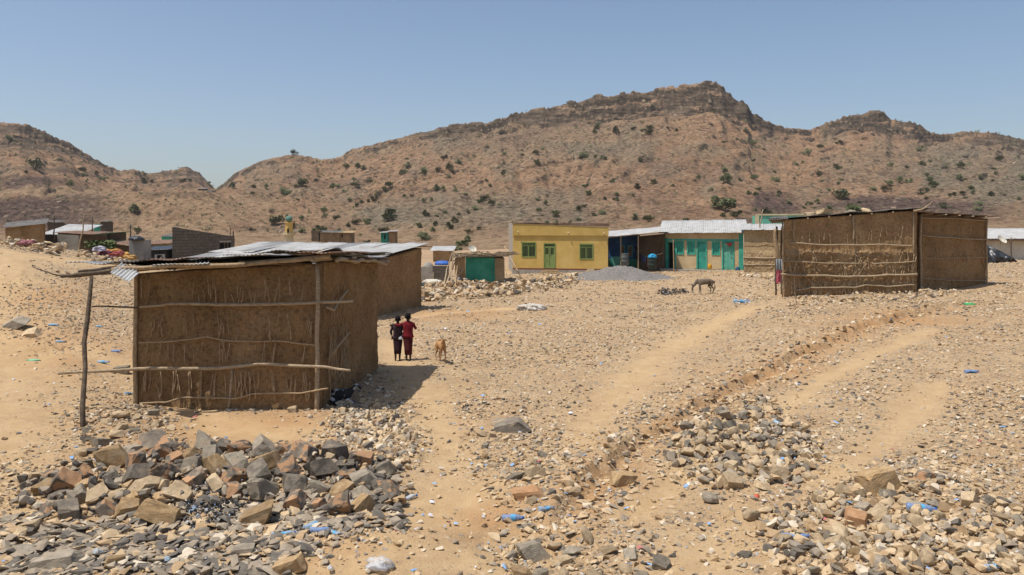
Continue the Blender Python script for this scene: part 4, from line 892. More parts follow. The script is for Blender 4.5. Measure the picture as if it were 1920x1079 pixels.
# porch at the left end
for px_, rw_ in ((1455, 554), (1465, 552)):
    p = gp(px_, rw_); MB().tube(wob(p-Vector((0,0,.2)), P(px_+1, 425, p.y), 8, .02, px_), .04, 7).build('porch_post', DPOLE, house, True)
rail('lashed_bundle', [P(1452,430,30.9), P(1457,470,31.0), P(1464,500,31.1)], [.05,.09,.05], STICK, house, 7, .02)
mb = MB(); corr(mb, P(1440,413,31.0), P(1478,410,30.9), P(1476,405,33.4), P(1446,407,33.4), .1, .012); mb.build('roof_sheet', TIND, house, True)
MB().tube([gp(1494, 571), P(1490,548,31.2)], .02, 6).build('prop_stick', DPOLE, house)
p = gp(1470, 567); mb = MB(); FR.box(mb, -.75, .35, -.7, .1, -.35, .02); mb.build('stone_step', MUD3, house)
for px_, w_, lb in ((1520, .5, 'pale flat stone on the right mud house roof near its left end'), (1545, .75, 'long pale stone lying on the right mud house roof'), (1597, .5, 'grey rounded stone on the right mud house roof beside the green clump'), (1622, .55, 'flat tan stone lying on the roof toward its high end')):
    q = FR(xx(px_), .3, zl+(zrr-zl)*xx(px_)/wR+.10); roofstone(q, w_, lb, 'grey' if 'grey' in lb else 'tan')
rail('bare_branch', [P(1714,397,31.0), P(1735,390,31.2), P(1748,378,31.3)], [.04,.03,.01], STICK, house, 3, .02)
# clothes hanging from the porch
def cloth(name, pts_top, drop, m, label, cat='cloth', fold=.03, width_fall=.9, group=None, th=.012):
    a, b_ = Vector(pts_top[0]), Vector(pts_top[1]); d = (b_-a); n = Vector((-d.y, d.x, 0)).normalized() if d.length > .01 else Vector((0,1,0))
    r = random.Random(len(label)); ph = r.uniform(0, 6)
    def fn(u, v): 
        uu = .5+(u-.5)*(1-(1-width_fall)*v); return a.lerp(b_, uu)+Vector((0, 0, -drop*v*(1+.06*math.sin(u*7+ph))))+n*fold*math.sin(u*14+ph+v)*min(1, v*3+.2)
    mb = MB().slab(fn, 14, 10, n*th); o = mb.build(name, m, None, True); return tag(o, label, cat, group)
PINK = mat('faded_pink_cloth', (.50,.10,.13), (.40,.06,.09), (.60,.28,.28), scale=6, bst=.3); BLK = mat('black_cloth', (.02,.02,.026), bst=.3)
GREYC = mat('grey_cloth', (.3,.32,.33), bst=.3); BLUEC = mat('bright_blue_cloth', (.03,.30,.52), (.02,.2,.4), (.1,.42,.6), scale=6, bst=.3)
cloth('hanging_cloth', (P(1456,506,30.7), P(1465,506,30.8)), .52, PINK, 'faded pink cloth hanging from the porch post of the right mud house')
cloth('hanging_cloth', (P(1455,486,30.75), P(1466,487,30.75)), .42, GREYC, 'grey and black garment hanging above the pink cloth on the porch', fold=.05)
# ---------------------------------------------------------------- yellow house
def bars(mb, F_, x0, x1, z0, z1, n, y, r, mi=0):
    for i in range(n):
        x = x0+(x1-x0)*(i+.5)/n; mb.tube([F_(x, y, z0), F_(x, y, z1)], r, 5, mi)
def frame_(mb, F_, x0, x1, z0, z1, y0, y1, t, mi=0):
    F_.box(mb, x0, x0+t, y0, y1, z0, z1, mi); F_.box(mb, x1-t, x1, y0, y1, z0, z1, mi)
    F_.box(mb, x0+t, x1-t, y0, y1, z0, z0+t, mi); F_.box(mb, x0+t, x1-t, y0, y1, z1-t, z1, mi)
LY, RY_ = P(962,512,59.2), P(1140,512,57.8); LY.z = RY_.z = G(3.5, 58.5)-.05; FY = Fr(LY, RY_, back=(-.06, 1, 0)); wY = FY.w
yh = thing('yellow_house', 'flat fronted yellow house with green door and two barred windows', 'house', FY(wY/2, 3, 0))
zt0, zt1 = P(0,419,59.2).z-LY.z, P(0,426,57.8).z-LY.z; zp = .36
X = lambda px: (px-962)/178*wY
ZY = lambda row, px: EYE-(row-HROW)*(59.2-1.4*(px-962)/178)/FPX-LY.z
d0, d1 = X(1021), X(1042); wa = [(X(979), X(1005)), (X(1088), X(1112))]
ops = [(d0, d1, zp+.02, ZY(457,1030)), (wa[0][0], wa[0][1], ZY(482,990), ZY(455,990)), (wa[1][0], wa[1][1], ZY(486,1100), ZY(458,1100))]
mb = MB(); wall_open(mb, FY, 0, .22, 0, wY, zp, zt0-.03, zt1-.03, ops); mb.build('front_wall', YEL, yh)
mb = MB(); FY.box(mb, -.03, wY+.03, -.09, -.003, zt0-.9, zt0-.022, 0, zt1-.022); mb.build('parapet', YELD, yh)
mb = MB(); FY.box(mb, -.06, wY+.06, -.13, .24, zt0-.018, zt0+.04, 0, zt1+.04); mb.build('coping', RUST, yh)
mb = MB(); FY.box(mb, -.02, wY+.02, -.02, .2, zp-.10, zp-.003); mb.build('plinth_band', BRED, yh)
mb = MB(); FY.box(mb, -.05, wY+.05, -.05, .22, -.6, zp-.103); mb.build('plinth', CONC, yh)
mb = MB(); FY.box(mb, -.01, .2, .222, 5.8, -.6, zt0+.02); FY.box(mb, wY-.2, wY+.01, .222, 5.8, -.6, zt1-.3); FY.box(mb, .2, wY-.2, 5.6, 5.8, -.6, zt0-.9); mb.build('block_wall', BLOCKL, yh)
mb = MB(); corr(mb, FY(.2, .25, zt0-.3), FY(wY-.2, .25, zt1-.4), FY(wY-.1, 6.0, zt1-.7), FY(.1, 6.0, zt0-.6), .2, .014); mb.build('roof', TINW, yh)
for (a, b_), (za, zb) in zip(wa, ((ops[1][2], ops[1][3]), (ops[2][2], ops[2][3]))):
    mb = MB(); frame_(mb, FY, a-.03, b_+.03, za-.03, zb+.03, -.03, .04, .075); FY.box(mb, a, b_, 0, .04, zb-.27, zb-.22); FY.box(mb, (a+b_)/2-.045, (a+b_)/2+.045, 0, .04, za, zb-.27); w_ = mb.build('window', GREENP, yh)
    mb = MB(); bars(mb, FY, a+.07, b_-.07, za+.03, zb-.03, 9, -.02, .011); bars(mb, FY, a+.07, b_-.07, zb-.22, zb-.03, 13, .01, .012); mb.build('bar', GREENP, w_)
    mb = MB(); FY.box(mb, a, b_, .07, .09, za, zb); mb.build('pane', GLASS, w_)
a, b_, za, zb = ops[0]
mb = MB(); frame_(mb, FY, a-.03, b_+.03, za, zb+.03, -.03, .05, .07); FY.box(mb, a, b_, 0, .05, zb-.27, zb-.2)
FY.box(mb, a+.04, (a+b_)/2-.012, .0, .05, za+.02, za+.95); FY.box(mb, (a+b_)/2+.012, b_-.04, .0, .05, za+.02, za+.95)
for q0, q1 in ((a+.04, (a+b_)/2-.012), ((a+b_)/2+.012, b_-.04)): frame_(mb, FY, q0, q1, za+.95, zb-.27, .0, .05, .06)
dr = mb.build('door', GREENP, yh); mb = MB(); bars(mb, FY, a+.06, b_-.06, za+.95, zb-.03, 8, .02, .012); mb.build('bar', GREENP, dr)
mb = MB(); FY.box(mb, a, b_, .08, .1, za+.9, zb); mb.build('pane', GLASS, dr)
mb = MB(); FY.box(mb, (a+b_)/2+.03, (a+b_)/2+.06, -.04, 0, za+.95, za+1.1); mb.build('handle', CONC, dr)
mb = MB(); FY.box(mb, a-.25, b_+.3, -.95, -.053, -.5, .13); FY.box(mb, a-.15, b_+.2, -.55, -.053, .133, zp-.11); mb.build('front_steps', MUD3, yh)
for px_ in (971, 1066, 1132):
    q = FY(X(px_), -.14, zt0-.62-.1*(px_-962)/178); mb = MB().tube([q+Vector((0,.1,0)), q, q+Vector((0,-.05,-.05))], [.03,.045,.05], 8); mb.build('wall_lamp', CREAM, yh)
# leaning pole, planks on the ground
def pole(name, pts, r, m, label, cat='pole', grp=None, sd=1):
    P_ = []
    for a, b in zip(pts[:-1], pts[1:]): P_ += wob(a, b, 6, .02, sd)[:-1]
    P_.append(Vector(pts[-1])); o = MB().tube(P_, r, 7).build(name, m, None, True); return tag(o, label, cat, grp)
pole('leaning_pole', [gp(980,524)-Vector((0,0,.1)), P(946,462,56.5)], [.055,.04], STICK, 'long brown pole leaning at the left corner of the yellow house')
q0, q1 = gp(985,529), gp(1115,522); mb = MB(); Fp = Fr(q0, Vector((q1.x, q1.y, 0)), z=0)
mb.hexa([q0+Vector(v) for v in ((0,0,.02),(0,.1,.02),(0,.1,.12),(0,0,.12))]+[q1+Vector(v) for v in ((0,0,.02),(0,.1,.02),(0,.1,.12),(0,0,.12))])
tag(mb.build('plank', POLE), 'long pale plank lying on the ground in front of the yellow house', 'plank')
# gravel heap
c = flat(1165,512); cx, cy = c[0], 53.5; mbv = []
nx_, ny_ = 110, 90; gx = np.linspace(-3.9, 3.4, nx_); gy = np.linspace(-3.0, 3.0, ny_); XX, YY = np.meshgrid(gx, gy, indexing='ij')
hh = (.88+.12*fbm(XX*.6,YY*.6,2,8))*np.exp(-((XX/2.25)**2+(YY/1.7)**2)**1.05)+.0; hh += .10*fbm(XX*1.5, YY*1.5, 3, 5)*np.clip(hh*4, 0, 1)+.05*fbm(XX*9, YY*9, 2, 6)*np.clip(hh*5, 0, 1)-.05
hh = np.where(XX < -1.5, hh+.16*np.exp(-((XX+2.6)/1.0)**2-(YY/1.4)**2), hh)
px0 = (1165-960)/FPX*cy; X_ = XX+px0; Y_ = YY+cy; Z_ = Hf(X_.ravel(), Y_.ravel()).reshape(X_.shape)+hh
i, j = np.meshgrid(np.arange(nx_-1), np.arange(ny_-1), indexing='ij'); a_ = (i*ny_+j).ravel()
Vh = np.stack([X_.ravel(), Y_.ravel(), Z_.ravel()], 1); Vh = Vh-np.array([px0, cy, 0]); o = fmesh('gravel_heap', Vh, np.stack([a_, a_+ny_, a_+ny_+1, a_+1], 1), [PGRAV]); o.location = (px0, cy, 0)
tag(o, 'smooth heap of grey crushed gravel right of the yellow house', 'gravel heap')
# ---------------------------------------------------------------- blue shop
Lb, Rb = P(1146,505,62.0), P(1197,505,61.6); Lb.z = Rb.z = .45; FBl = Fr(Lb, Rb)
bs_ = thing('blue_shop', 'low blue and green shop in shade under a long tin roof beside the yellow house', 'shop', FBl(2, 1, 0))
mb = MB(); wall_open(mb, FBl, 0, .15, -.2, FBl.w+.1, .75, 2.75, 2.75, [(.75, 1.0, .8, 1.75), (1.3, 1.6, .95, 1.75), (1.85, 2.15, .75, 1.72)]); mb.build('wall', BLUEW, bs_)
mb = MB(); FBl.box(mb, -.2, FBl.w+.1, -.01, .15, -.3, .747); mb.build('lower_wall', GREENW, bs_)
for a, b_, z0, z1 in ((.75,1.0,.8,1.75), (1.3,1.6,.95,1.75)):
    mb = MB(); FBl.box(mb, a, b_, .05, .08, z0, z1); w_ = mb.build('window', RUST, bs_); mb = MB(); frame_(mb, FBl, a-.05, b_+.05, z0-.04, z1+.05, -.04, .0, .05); mb.build('frame', TEAL, w_)
mb = MB(); FBl.box(mb, 1.83, 2.17, .05, .09, 0, 1.72); mb.build('door', DARK, bs_)
mb = MB(); FBl.box(mb, -.3, FBl.w+3.5, .4, 3.6, -.3, 2.3); mb.build('back_room', DARK, bs_)  # coloured near-black to paint the unlit inside of the shop
mb = MB(); FBl.box(mb, .1, .95, -.9, -.84, -.1, .95); mb.build('counter_panel', TEALL, bs_)
Ld, Rd_ = P(1196,505,60.8), P(1246,505,59.6); Ld.z = Rd_.z = .4; Fd = Fr(Ld, Rd_); mb = MB(); mudwall(mb, Fd, 0, Fd.w-.05, (-.3, -.3), (2.55, 2.75), .2, .03, 71, .12); mb.build('side_room_wall', MUDD, bs_, True)  # this wall's shade is put into its colour as darker mud
for px_ in (1179, 1146):
    q = gp(px_, 503); MB().tube([Vector((q.x, 58.6, .2)), Vector((q.x, 58.6, 3.05))], .04, 7).build('roof_post', STICK, bs_)
za = P(0,444,58.4).z; zb = P(0,434,58.2).z
for i in range(5):
    xa = P(1138,0,58.4).x+i*.92; xb = xa+.98; f0 = i/5; zf = za+(zb-za)*f0; zg = za+(zb-za)*(f0+.2)
    mb = MB(); corr(mb, (xa, 58.3, zf), (xb, 58.3, zg), (xb+.15, 64, zg+.32), (xa+.15, 64, zf+.32), .18, .014, bend=.015, seed=i); mb.build('roof_sheet', TINW, bs_, True)
MB().tube([Vector((P(1140,0,58.4).x, 58.45, za-.06)), Vector((P(1240,0,58.2).x, 58.45, zb-.06))], .04, 6).build('eave_beam', STICK, bs_)
# barrels with their cloth, washing line
def barrel(px, row, d, w, h, m, label):
    g = P(px, row, d); mb = MB(); r_ = w/2; rg = []
    for z, k in ((0,.96),(.02,1),(.31,1),(.33,1.05),(.36,1),(.64,1),(.66,1.05),(.69,1),(.97,1),(1.0,1.03)): rg.append([g+Vector((math.cos(a)*r_*k, math.sin(a)*r_*k, z*h)) for a in np.linspace(0, 2*math.pi, 21)[:-1]])
    rg.append([g+Vector((math.cos(a)*r_*.93, math.sin(a)*r_*.93, .96*h)) for a in np.linspace(0, 2*math.pi, 21)[:-1]])
    return tag(mb.rings(rg).build('barrel', m, None, True), label, 'barrel')
BAR = mat('dark_green_drum', (.035,.05,.04), rough=.5, bst=.1); BARG = mat('grey_drum', (.12,.13,.12), rough=.5, bst=.1)
barrel(1172, 498, 57.6, .55, .85, BARG, 'grey drum standing behind the gravel heap in front of the blue shop')
barrel(1223, 505, 56.8, .56, .88, BAR, 'dark green drum with bright blue cloth on top beyond the gravel heap')
def crumple(name, pos, sx, sy, sz, m, label, cat, seed=1, group=None, sub=4, amp=.22):
    bm = bmesh.new(); bmesh.ops.create_icosphere(bm, subdivisions=sub, radius=.5); a = np.array([v.co[:] for v in bm.verts])
    q = fbm(a[:,0]*3+seed, a[:,1]*3+a[:,2]*2, 3, seed)*amp+np.abs(fbm(a[:,0]*7+a[:,2]*5, a[:,1]*8+seed, 3, seed+3))*amp*.8
    mb = MB(); vs = [Vector(pos)+Vector((v[0]*(1+k)*sx, v[1]*(1+k)*sy, max(-.12, v[2]*(1+k))*sz+.1*sz)) for v, k in zip(a, q)]
    bm.verts.index_update(); mb.add(vs, [tuple(v.index for v in f.verts) for f in bm.faces]); bm.free()
    return tag(mb.build(name, m, None, True), label, cat, group)
crumple('blue_cloth', P(1223,483.5,56.8), .62, .6, .42, BLUEC, 'bright blue cloth bundled over the top of the dark green drum', 'cloth', 3)
ln = [P(1200,476,59), P(1215,482,58.6), P(1243,475,58.2)]; pole('washing_line', ln, .008, POLE, 'thin washing line stretched across the dark wall of the blue shop', 'line')
cloth('dark_cloth', (P(1192,468,58.8), P(1203,478,58.6)), .55, BLK, 'black cloth hanging leftmost on the washing line by the blue shop')
cloth('dark_cloth', (P(1203,478,58.6), P(1212,482,58.5)), .5, mat('navy_cloth', (.02,.025,.06), bst=.2), 'dark navy cloth hanging in the middle of the washing line by the blue shop')
cloth('dark_cloth', (P(1214,481,58.4), P(1218,483,58.4)), .72, mat('brown_cloth', (.12,.06,.045), bst=.2), 'narrow brown cloth on the washing line nearest the dark green drum')
# ---------------------------------------------------------------- ochre row with turquoise doors
La, Ra = P(1245,503,60.2), P(1393,511,57.2); La.z = Ra.z = .42; FA = Fr(La, Ra, back=(.22, 1, 0)); wA = FA.w
XA = lambda px: (px-1245)/148*wA
DA = lambda px: 60.2-3.0*(px-1245)/148
ZA = lambda row, px: EYE-(row-HROW)*DA(px)/FPX-.42
oh = thing('ochre_house', 'long ochre house with turquoise doors and frames under a pale tin roof', 'house', FA(wA/2, 2, 0))
doors = [(XA(1251), XA(1266), ZA(455,1258)), (XA(1310), XA(1325), ZA(455,1318)), (XA(1357), XA(1375), ZA(455,1365))]
wins = [(XA(1270), XA(1282), ZA(476,1276), ZA(454,1276)), (XA(1291), XA(1304), ZA(476,1298), ZA(454,1298)), (XA(1338), XA(1350), ZA(477,1344), ZA(455,1344))]
ops = [(a, b_, .16, z) for a, b_, z in doors]+[(a, b_, z0, z1) for a, b_, z0, z1 in wins]
hA0, hA1 = ZA(438,1245), ZA(437,1393)
mb = MB(); wall_open(mb, FA, 0, .2, 0, wA, .15, hA0, hA1, ops); mb.build('front_wall', BEIGE, oh)
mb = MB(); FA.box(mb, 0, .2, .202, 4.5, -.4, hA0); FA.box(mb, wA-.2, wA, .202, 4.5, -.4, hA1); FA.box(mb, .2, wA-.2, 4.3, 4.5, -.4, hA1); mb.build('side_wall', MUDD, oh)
mb = MB(); FA.box(mb, .25, wA-.25, 1.6, 1.7, 0, hA0-.1); mb.build('inner_wall', DARK, oh)  # near-black backing paints the shade behind doors and windows
zb_ = doors[0][2]+.04
for x0_, x1_ in ((-.03, .30), (wA-.3, wA+.03)): 
    mb = MB(); FA.box(mb, x0_, x1_, -.035, .0-.003, .15, hA0-.02 if x0_ > 1 else zb_+.3); mb.build('painted_pilaster', TEAL, oh)
mb = MB(); FA.box(mb, .30, wA-.3, -.035, -.003, zb_+.11, zb_+.23); mb.build('painted_band', TEAL, oh)
for k, (a, b_, z) in enumerate(doors):
    mb = MB(); frm = [(a-.1, a, .15, z), (b_, b_+.1, .15, z), (a-.1, b_+.1, z+.003, z+.1)]
    for q in frm: FA.box(mb, q[0], q[1], -.04, .0-.003, q[2], q[3])
    fr_ = mb.build('door_frame', TEAL, oh)
    if k == 0:
        mb = MB(); mb.hexa([FA(a+.02,.05,.17), FA(a+.08,.06,.17), FA(a+.2,.62,.17), FA(a+.14,.62,.17), FA(a+.02,.05,z-.05), FA(a+.08,.06,z-.05), FA(a+.2,.62,z-.05), FA(a+.14,.62,z-.05)]); dd = mb.build('door', TEAL, oh); tag(dd, 'turquoise door standing open')
    else:
        mb = MB(); n_ = 7
        for q in range(n_): FA.box(mb, a+(b_-a)*q/n_+.005, a+(b_-a)*(q+1)/n_-.005, .04+.012*(q % 2), .08, .17, z-.02)
        dd = mb.build('door', TEAL if k == 1 else TEALL, oh)
        if k == 2: tag(dd, 'faded pale turquoise door')
    mb = MB(); FA.box(mb, b_-.12, b_-.08, .0, .04, 1.0, 1.14); mb.build('handle', RUST, dd)
for a, b_, z0, z1 in wins:
    mb = MB(); frame_(mb, FA, a-.07, b_+.07, z0-.07, z1+.07, -.045, -.003, .08); w_ = mb.build('window', TEAL, oh)
    mb = MB(); m_ = (a+b_)/2
    for q0, q1 in ((a+.01, m_-.01), (m_+.01, b_-.01)):
        for q in range(3): FA.box(mb, q0+(q1-q0)*q/3+.004, q0+(q1-q0)*(q+1)/3-.004, .05, .08, z0+.01, z1-.01)
    mb.build('shutter', TEAL, w_)
mb = MB(); FA.box(mb, -.3, 2.4, -.95, -.02, -.4, .14); FA.box(mb, 2.43, wA+.25, -1.05, -.02, -.4, .12); mb.build('front_platform', CONC, oh)
for i in range(8):
    t0, t1 = i/8, (i+1.12)/8; xa, xb = -.45+t0*(wA+.75), -.45+t1*(wA+.75)
    e0 = hA0+.02+(hA1-hA0)*t0+.01*(i % 2); e1 = hA0+.02+(hA1-hA0)*min(t1, 1)+.01*(i % 2)
    mb = MB(); corr(mb, FA(xa, -.42, e0), FA(xb, -.42, e1), FA(xb+.15, 5.0, e1+.98), FA(xa+.15, 5.0, e0+.98), .18, .014, bend=.012, seed=i+9); mb.build('roof_sheet', TINW, oh, True)
mb = MB(); mb.add([FA(wA+.2,-.6,hA1), FA(wA+.25,5,hA1+.9), FA(wA+.25,5,hA1-.1), FA(wA+.28,-.6,hA1), FA(wA+.33,5,hA1+.9), FA(wA+.33,5,hA1-.1)], [(0,1,2),(3,5,4),(0,3,4,1),(1,4,5,2),(2,5,3,0)]); mb.build('gable_board', RUST, oh)
q = gp(1269, 512); MB().tube([Vector((q.x, 57.8, .2)), Vector((q.x-.05, 57.8, 2.75))], .04, 7).build('roof_post', STICK, oh)
cloth('red_cloth', (P(1361,456,57.7), P(1374,456,57.4)), .24, mat('dark_red_cloth', (.25,.03,.03), bst=.2), 'small dark red cloth hung in the top of the rightmost turquoise doorway', width_fall=.3)
crumple('yellow_canister', P(1331,504,57.6), .3, .26, .62, mat('yellow_plastic', (.65,.33,.02), (.55,.2,.02), (.7,.42,.04), scale=5, bst=.1, rough=.5), 'yellow plastic canister on the step between the turquoise doors', 'canister', 5, amp=.1, sub=3)
crumple('blue_bucket', P(1383,508,57.0), .36, .34, .5, mat('dark_blue_plastic', (.02,.09,.16), bst=.1, rough=.5), 'dark blue bucket at the right hand corner of the ochre house', 'bucket', 6, amp=.06, sub=3)
# tan mud extension
Le, Re = P(1395,517,55.0), P(1475,522,52.6); Le.z = Re.z = .5; FE = Fr(Le, Re, back=(.3, 1, 0))
ex = thing('mud_room', 'tan mud walled room joining the ochre house to the right mud house', 'room', FE(1.5, 1.5, 0))
mb = MB(); mudwall(mb, FE, 0, FE.w, (-.3, -.3), (2.95, 3.0), .2, .04, 81, .06, band=(-.2, 1.6, .10)); mb.build('front_wall', MUD3, ex, True)
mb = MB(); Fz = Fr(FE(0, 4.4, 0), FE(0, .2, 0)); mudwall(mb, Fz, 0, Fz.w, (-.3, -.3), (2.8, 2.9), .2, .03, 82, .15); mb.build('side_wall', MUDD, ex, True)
for row, rd in ((456, .016), (483, .045), (496, .035)): MB().tube(wob(FE(-.05, -.1, P(0,row,54.6).z-.5), FE(FE.w, -.1, P(0,row+2,52.8).z-.5), 9, .025, row), rd, 6).build('rail', POLE, ex, True)
for x in (.12, 1.25): MB().tube(wob(FE(x, -.07, -.1), FE(x, -.07, 1.5), 6, .02, 5), .03, 6).build('upright', POLE, ex, True)
for i in range(4):
    xa, xb = -.35+i*.9, -.35+(i+1)*.95; mb = MB(); corr(mb, FE(xa, -.4, 2.96), FE(xb, -.4, 3.0), FE(xb, 4.6, 3.42), FE(xa, 4.6, 3.38), .18, .014, bend=.012, seed=i); mb.build('roof_sheet', TINW, ex, True)
pole('bent_pole', [P(1423,432,55), P(1427,412,55), P(1431,393,55)], [.05,.035], POLE, 'short bent pole sticking up from the roofs beside the far teal parapet')
# far teal parapet building
Lt, Rt_ = P(1417,430,72), P(1575,430,70.5); Lt.z = Rt_.z = 1.0; FT = Fr(Lt, Rt_); tb = thing('teal_house', 'far teal house with a cream edged flat parapet behind the right mud house', 'house', FT(3, 2, 0))
ztt = P(0,404,72).z-1.0; mb = MB(); FT.box(mb, .02, FT.w, .02, 4, -.5, ztt-.02); mb.build('wall', GREENW if False else TEALL, tb)
mb = MB(); FT.box(mb, 0, FT.w+.05, -.05, .3, ztt-.017, ztt+.12); mb.build('coping', CREAM, tb); mb = MB(); FT.box(mb, -.05, .28, -.06, .017, -.3, ztt-.02); mb.build('corner_pilaster', CREAM, tb)
# white building at the right edge
Lw, Rw = P(1800,490,63), P(2060,492,62); Lw.z = Rw.z = 1.05; FW = Fr(Lw, Rw); wb = thing('white_house', 'low pale plastered house with a tin roof at the right edge', 'house', FW(4, 2, 0))
zw = P(0,449,62.5).z-1.05; mb = MB(); FW.box(mb, 0, FW.w, 0, 4, -.5, zw); mb.build('wall', WHITEP, wb)
for i in range(8):
    xa, xb = -.4+i*1.4, -.4+(i+1)*1.46; mb = MB(); corr(mb, FW(xa, -.6, zw+.05), FW(xb, -.6, zw+.05), FW(xb, 4.4, zw+.85), FW(xa, 4.4, zw+.85), .22, .015, bend=.01, seed=i); mb.build('roof_sheet', TINW, wb, True)
mb = MB(); FW.box(mb, -.35, FW.w+.3, -.58, -.5, zw-.15, zw+.02); mb.build('fascia', RUST, wb)
mb = MB(); 
q = P(1872,491,59.0)
for sx_, h_, sd in ((0, 1, 1),):
    r_ = random.Random(3); ph = [r_.uniform(0, 6) for _ in range(6)]; bx = P(1845,490,59.0); gz0 = G(bx.x+1, 59)
    def tf(u, v):
        x = bx.x+2.05*u; top = 1.55-.55*u-.25*u*u; w = 1-v
        fold = .10*math.sin(u*17+v*5+ph[0])+.06*math.sin(u*31-v*7+ph[1])+.05*math.sin(v*9+u*4+ph[2])
        return Vector((x+.35*v*u+.06*math.sin(v*12+ph[3]), 59.0+.9*w-.35*math.sin(v*3.1)+fold, gz0-.05+top*w**.8+.08*math.sin(u*9+ph[4])*w+(-.25 if v == 0 else 0)*0))
    mbt = MB().slab(tf, 46, 26, (0, -.03, 0)); mbt.slab(lambda u, v: Vector((bx.x+2.05*u, 59.9+1.0*v, gz0-.05+(1.55-.55*u-.25*u*u)*(1-v))), 20, 6, (0, .03, .0))
    tag(mbt.build('black_tarpaulin', BLACKP, None, True), 'black plastic sheet draped over a heap in front of the pale house', 'tarpaulin')
pole('post', [P(1896,492,59), P(1896,446,59)], .05, DPOLE, 'dark thin post at the right end of the black plastic sheet')
def dish(px, row, d, r_, label, az=.5, rows=None):
    c_ = P(px, row, d); dr_ = Vector((math.sin(az)*.6, -.6, .6)).normalized(); u_ = dr_.orthogonal().normalized(); v_ = dr_.cross(u_); rg = []
    for k in range(6): rr = r_*k/5+.01; rg.append([c_+dr_*(.35*rr*rr/r_)+(u_*math.cos(a)+v_*math.sin(a))*rr for a in np.linspace(0, 6.283, 19)[:-1]])
    root = thing('satellite_dish', label, 'satellite dish', c_-Vector((0,0,.6)))
    mb = MB(); mb.rings(rg, cap=False); mb.rings([[p-dr_*.02 for p in r] for r in rg], cap=False); mb.build('dish', WHITEP, root, True)
    MB().tube([c_-dr_*.02, c_-Vector((0,-.1,.6))], .025, 6).build('mast', CONC, root); MB().tube([c_-v_*r_*.9, c_+dr_*r_*.8], .012, 5).build('arm', CONC, root)
dish(1877, 451, 59.5, .36, 'pale satellite dish standing over the black plastic sheet at the right')
# ---------------------------------------------------------------- green hut with brushwood roof
Lg, Rg = P(873,533,50.5), P(938,528,51.5); Lg.z = Rg.z = G(Lg.x, Lg.y)-.05; FG = Fr(Lg, Rg, back=(-.05,1,0)); gh = thing('green_hut', 'small sea green hut with a flat roof of brushwood and stones', 'hut', FG(1, 1.2, 0))
zg = 1.78; mb = MB(); wall_open(mb, FG, 0, .18, 0, FG.w*.84, .1, zg, zg-.06, [(FG.w*.62, FG.w*.80, .12, zg-.38)]); mb.build('front_wall', GREENW, gh)
mb = MB(); mudwall(mb, FG, FG.w*.84+.003, FG.w+.3, (-.2, -.2), (zg-.06, zg-.1), .18, .03, 92, .07); mb.build('corner_wall', MUD3, gh, True)
mb = MB(); FG.box(mb, -.05, FG.w*.84, -.03, .2, -.3, .097); mb.build('plinth', MUD3, gh)
mb = MB(); FG.box(mb, FG.w*.62, FG.w*.80, .06, .1, .12, zg-.38); dd = mb.build('door', GREENW, gh); mb = MB(); FG.box(mb, FG.w*.77, FG.w*.785, .03, .06, .7, .85); mb.build('handle', RUST, dd)
mb = MB(); FG.box(mb, -.01, .15, .182, 2.8, -.3, zg); FG.box(mb, FG.w+.1, FG.w+.29, .182, 2.8, -.3, zg-.1); FG.box(mb, .15, FG.w+.1, 2.6, 2.8, -.3, zg-.1); mb.build('side_wall', MUD2, gh)
mb = MB(); mudwall(mb, FG, -.72, -.02, (-.2, -.1), (zg-.05, zg), .15, .05, 94, .08); mb.build('stick_wall', MUD2, gh, True)
mb = MB(); r = random.Random(4)
FG.box(mb, -.8, FG.w+.6, -.25, 2.9, zg+.004, zg+.06)
for _ in range(230):
    x, y = r.uniform(-.8, FG.w+.7), r.uniform(-.35, 2.8); a = r.uniform(-.5, .5)+(1.57 if r.random() < .4 else 0); L = r.uniform(.3, .9); z = zg+r.uniform(.06, .2)
    mb.tube([FG(x, y, z), FG(x+math.cos(a)*L, y+math.sin(a)*L*.6, z+r.uniform(-.06, .1))], r.uniform(.012, .035), 5)
mb.build('brushwood_roof', THATCH, gh)
for i, (x, w_) in enumerate(((.35, .4), (.9, .32), (1.35, .45), (1.95, .38))):
    roofstone(FG(x, .1, zg+.2), w_, ['pale roof stone beside the dish on the green hut', 'small stone second from the left on the green hut roof', 'long pale stone in the middle of the green hut roof', 'tan stone at the right end of the green hut roof'][i])
dish(885, 468, 51.0, .26, 'small satellite dish on the brushwood roof of the green hut')
for i, (a, b_, lb) in enumerate((((832,538), (848,474), 'thin pale pole leaning leftmost against the green hut'), ((834,541), (858,483), 'dark bent pole leaning second against the green hut'), ((846,537), (851,468), 'nearly upright pale pole in the bundle left of the green hut'), ((845,541), (870,503), 'thick short pole leaning lowest at the left corner of the green hut'), ((853,540), (862,478), 'brown pole leaning behind the thick short one at the green hut'))):
    q = gp(*a); pole('leaning_pole', [q-Vector((0,0,.05)), P((a[0]+b_[0])/2-2, (a[1]+b_[1])/2, 49.9), P(b_[0], b_[1], 50.3)], [.05,.045,.03], [POLE, STICK, POLE, POLE, STICK][i], lb, 'pole', None, i)
mb = MB(); corr(mb, P(856,540,49.7), P(864,540,49.7), P(865,520,50.1), P(858,520,50.1), .12, .012); tag(mb.build('tin_sheet', TIN, None, True), 'scrap of grey tin leaning at the left corner of the green hut', 'tin sheet')
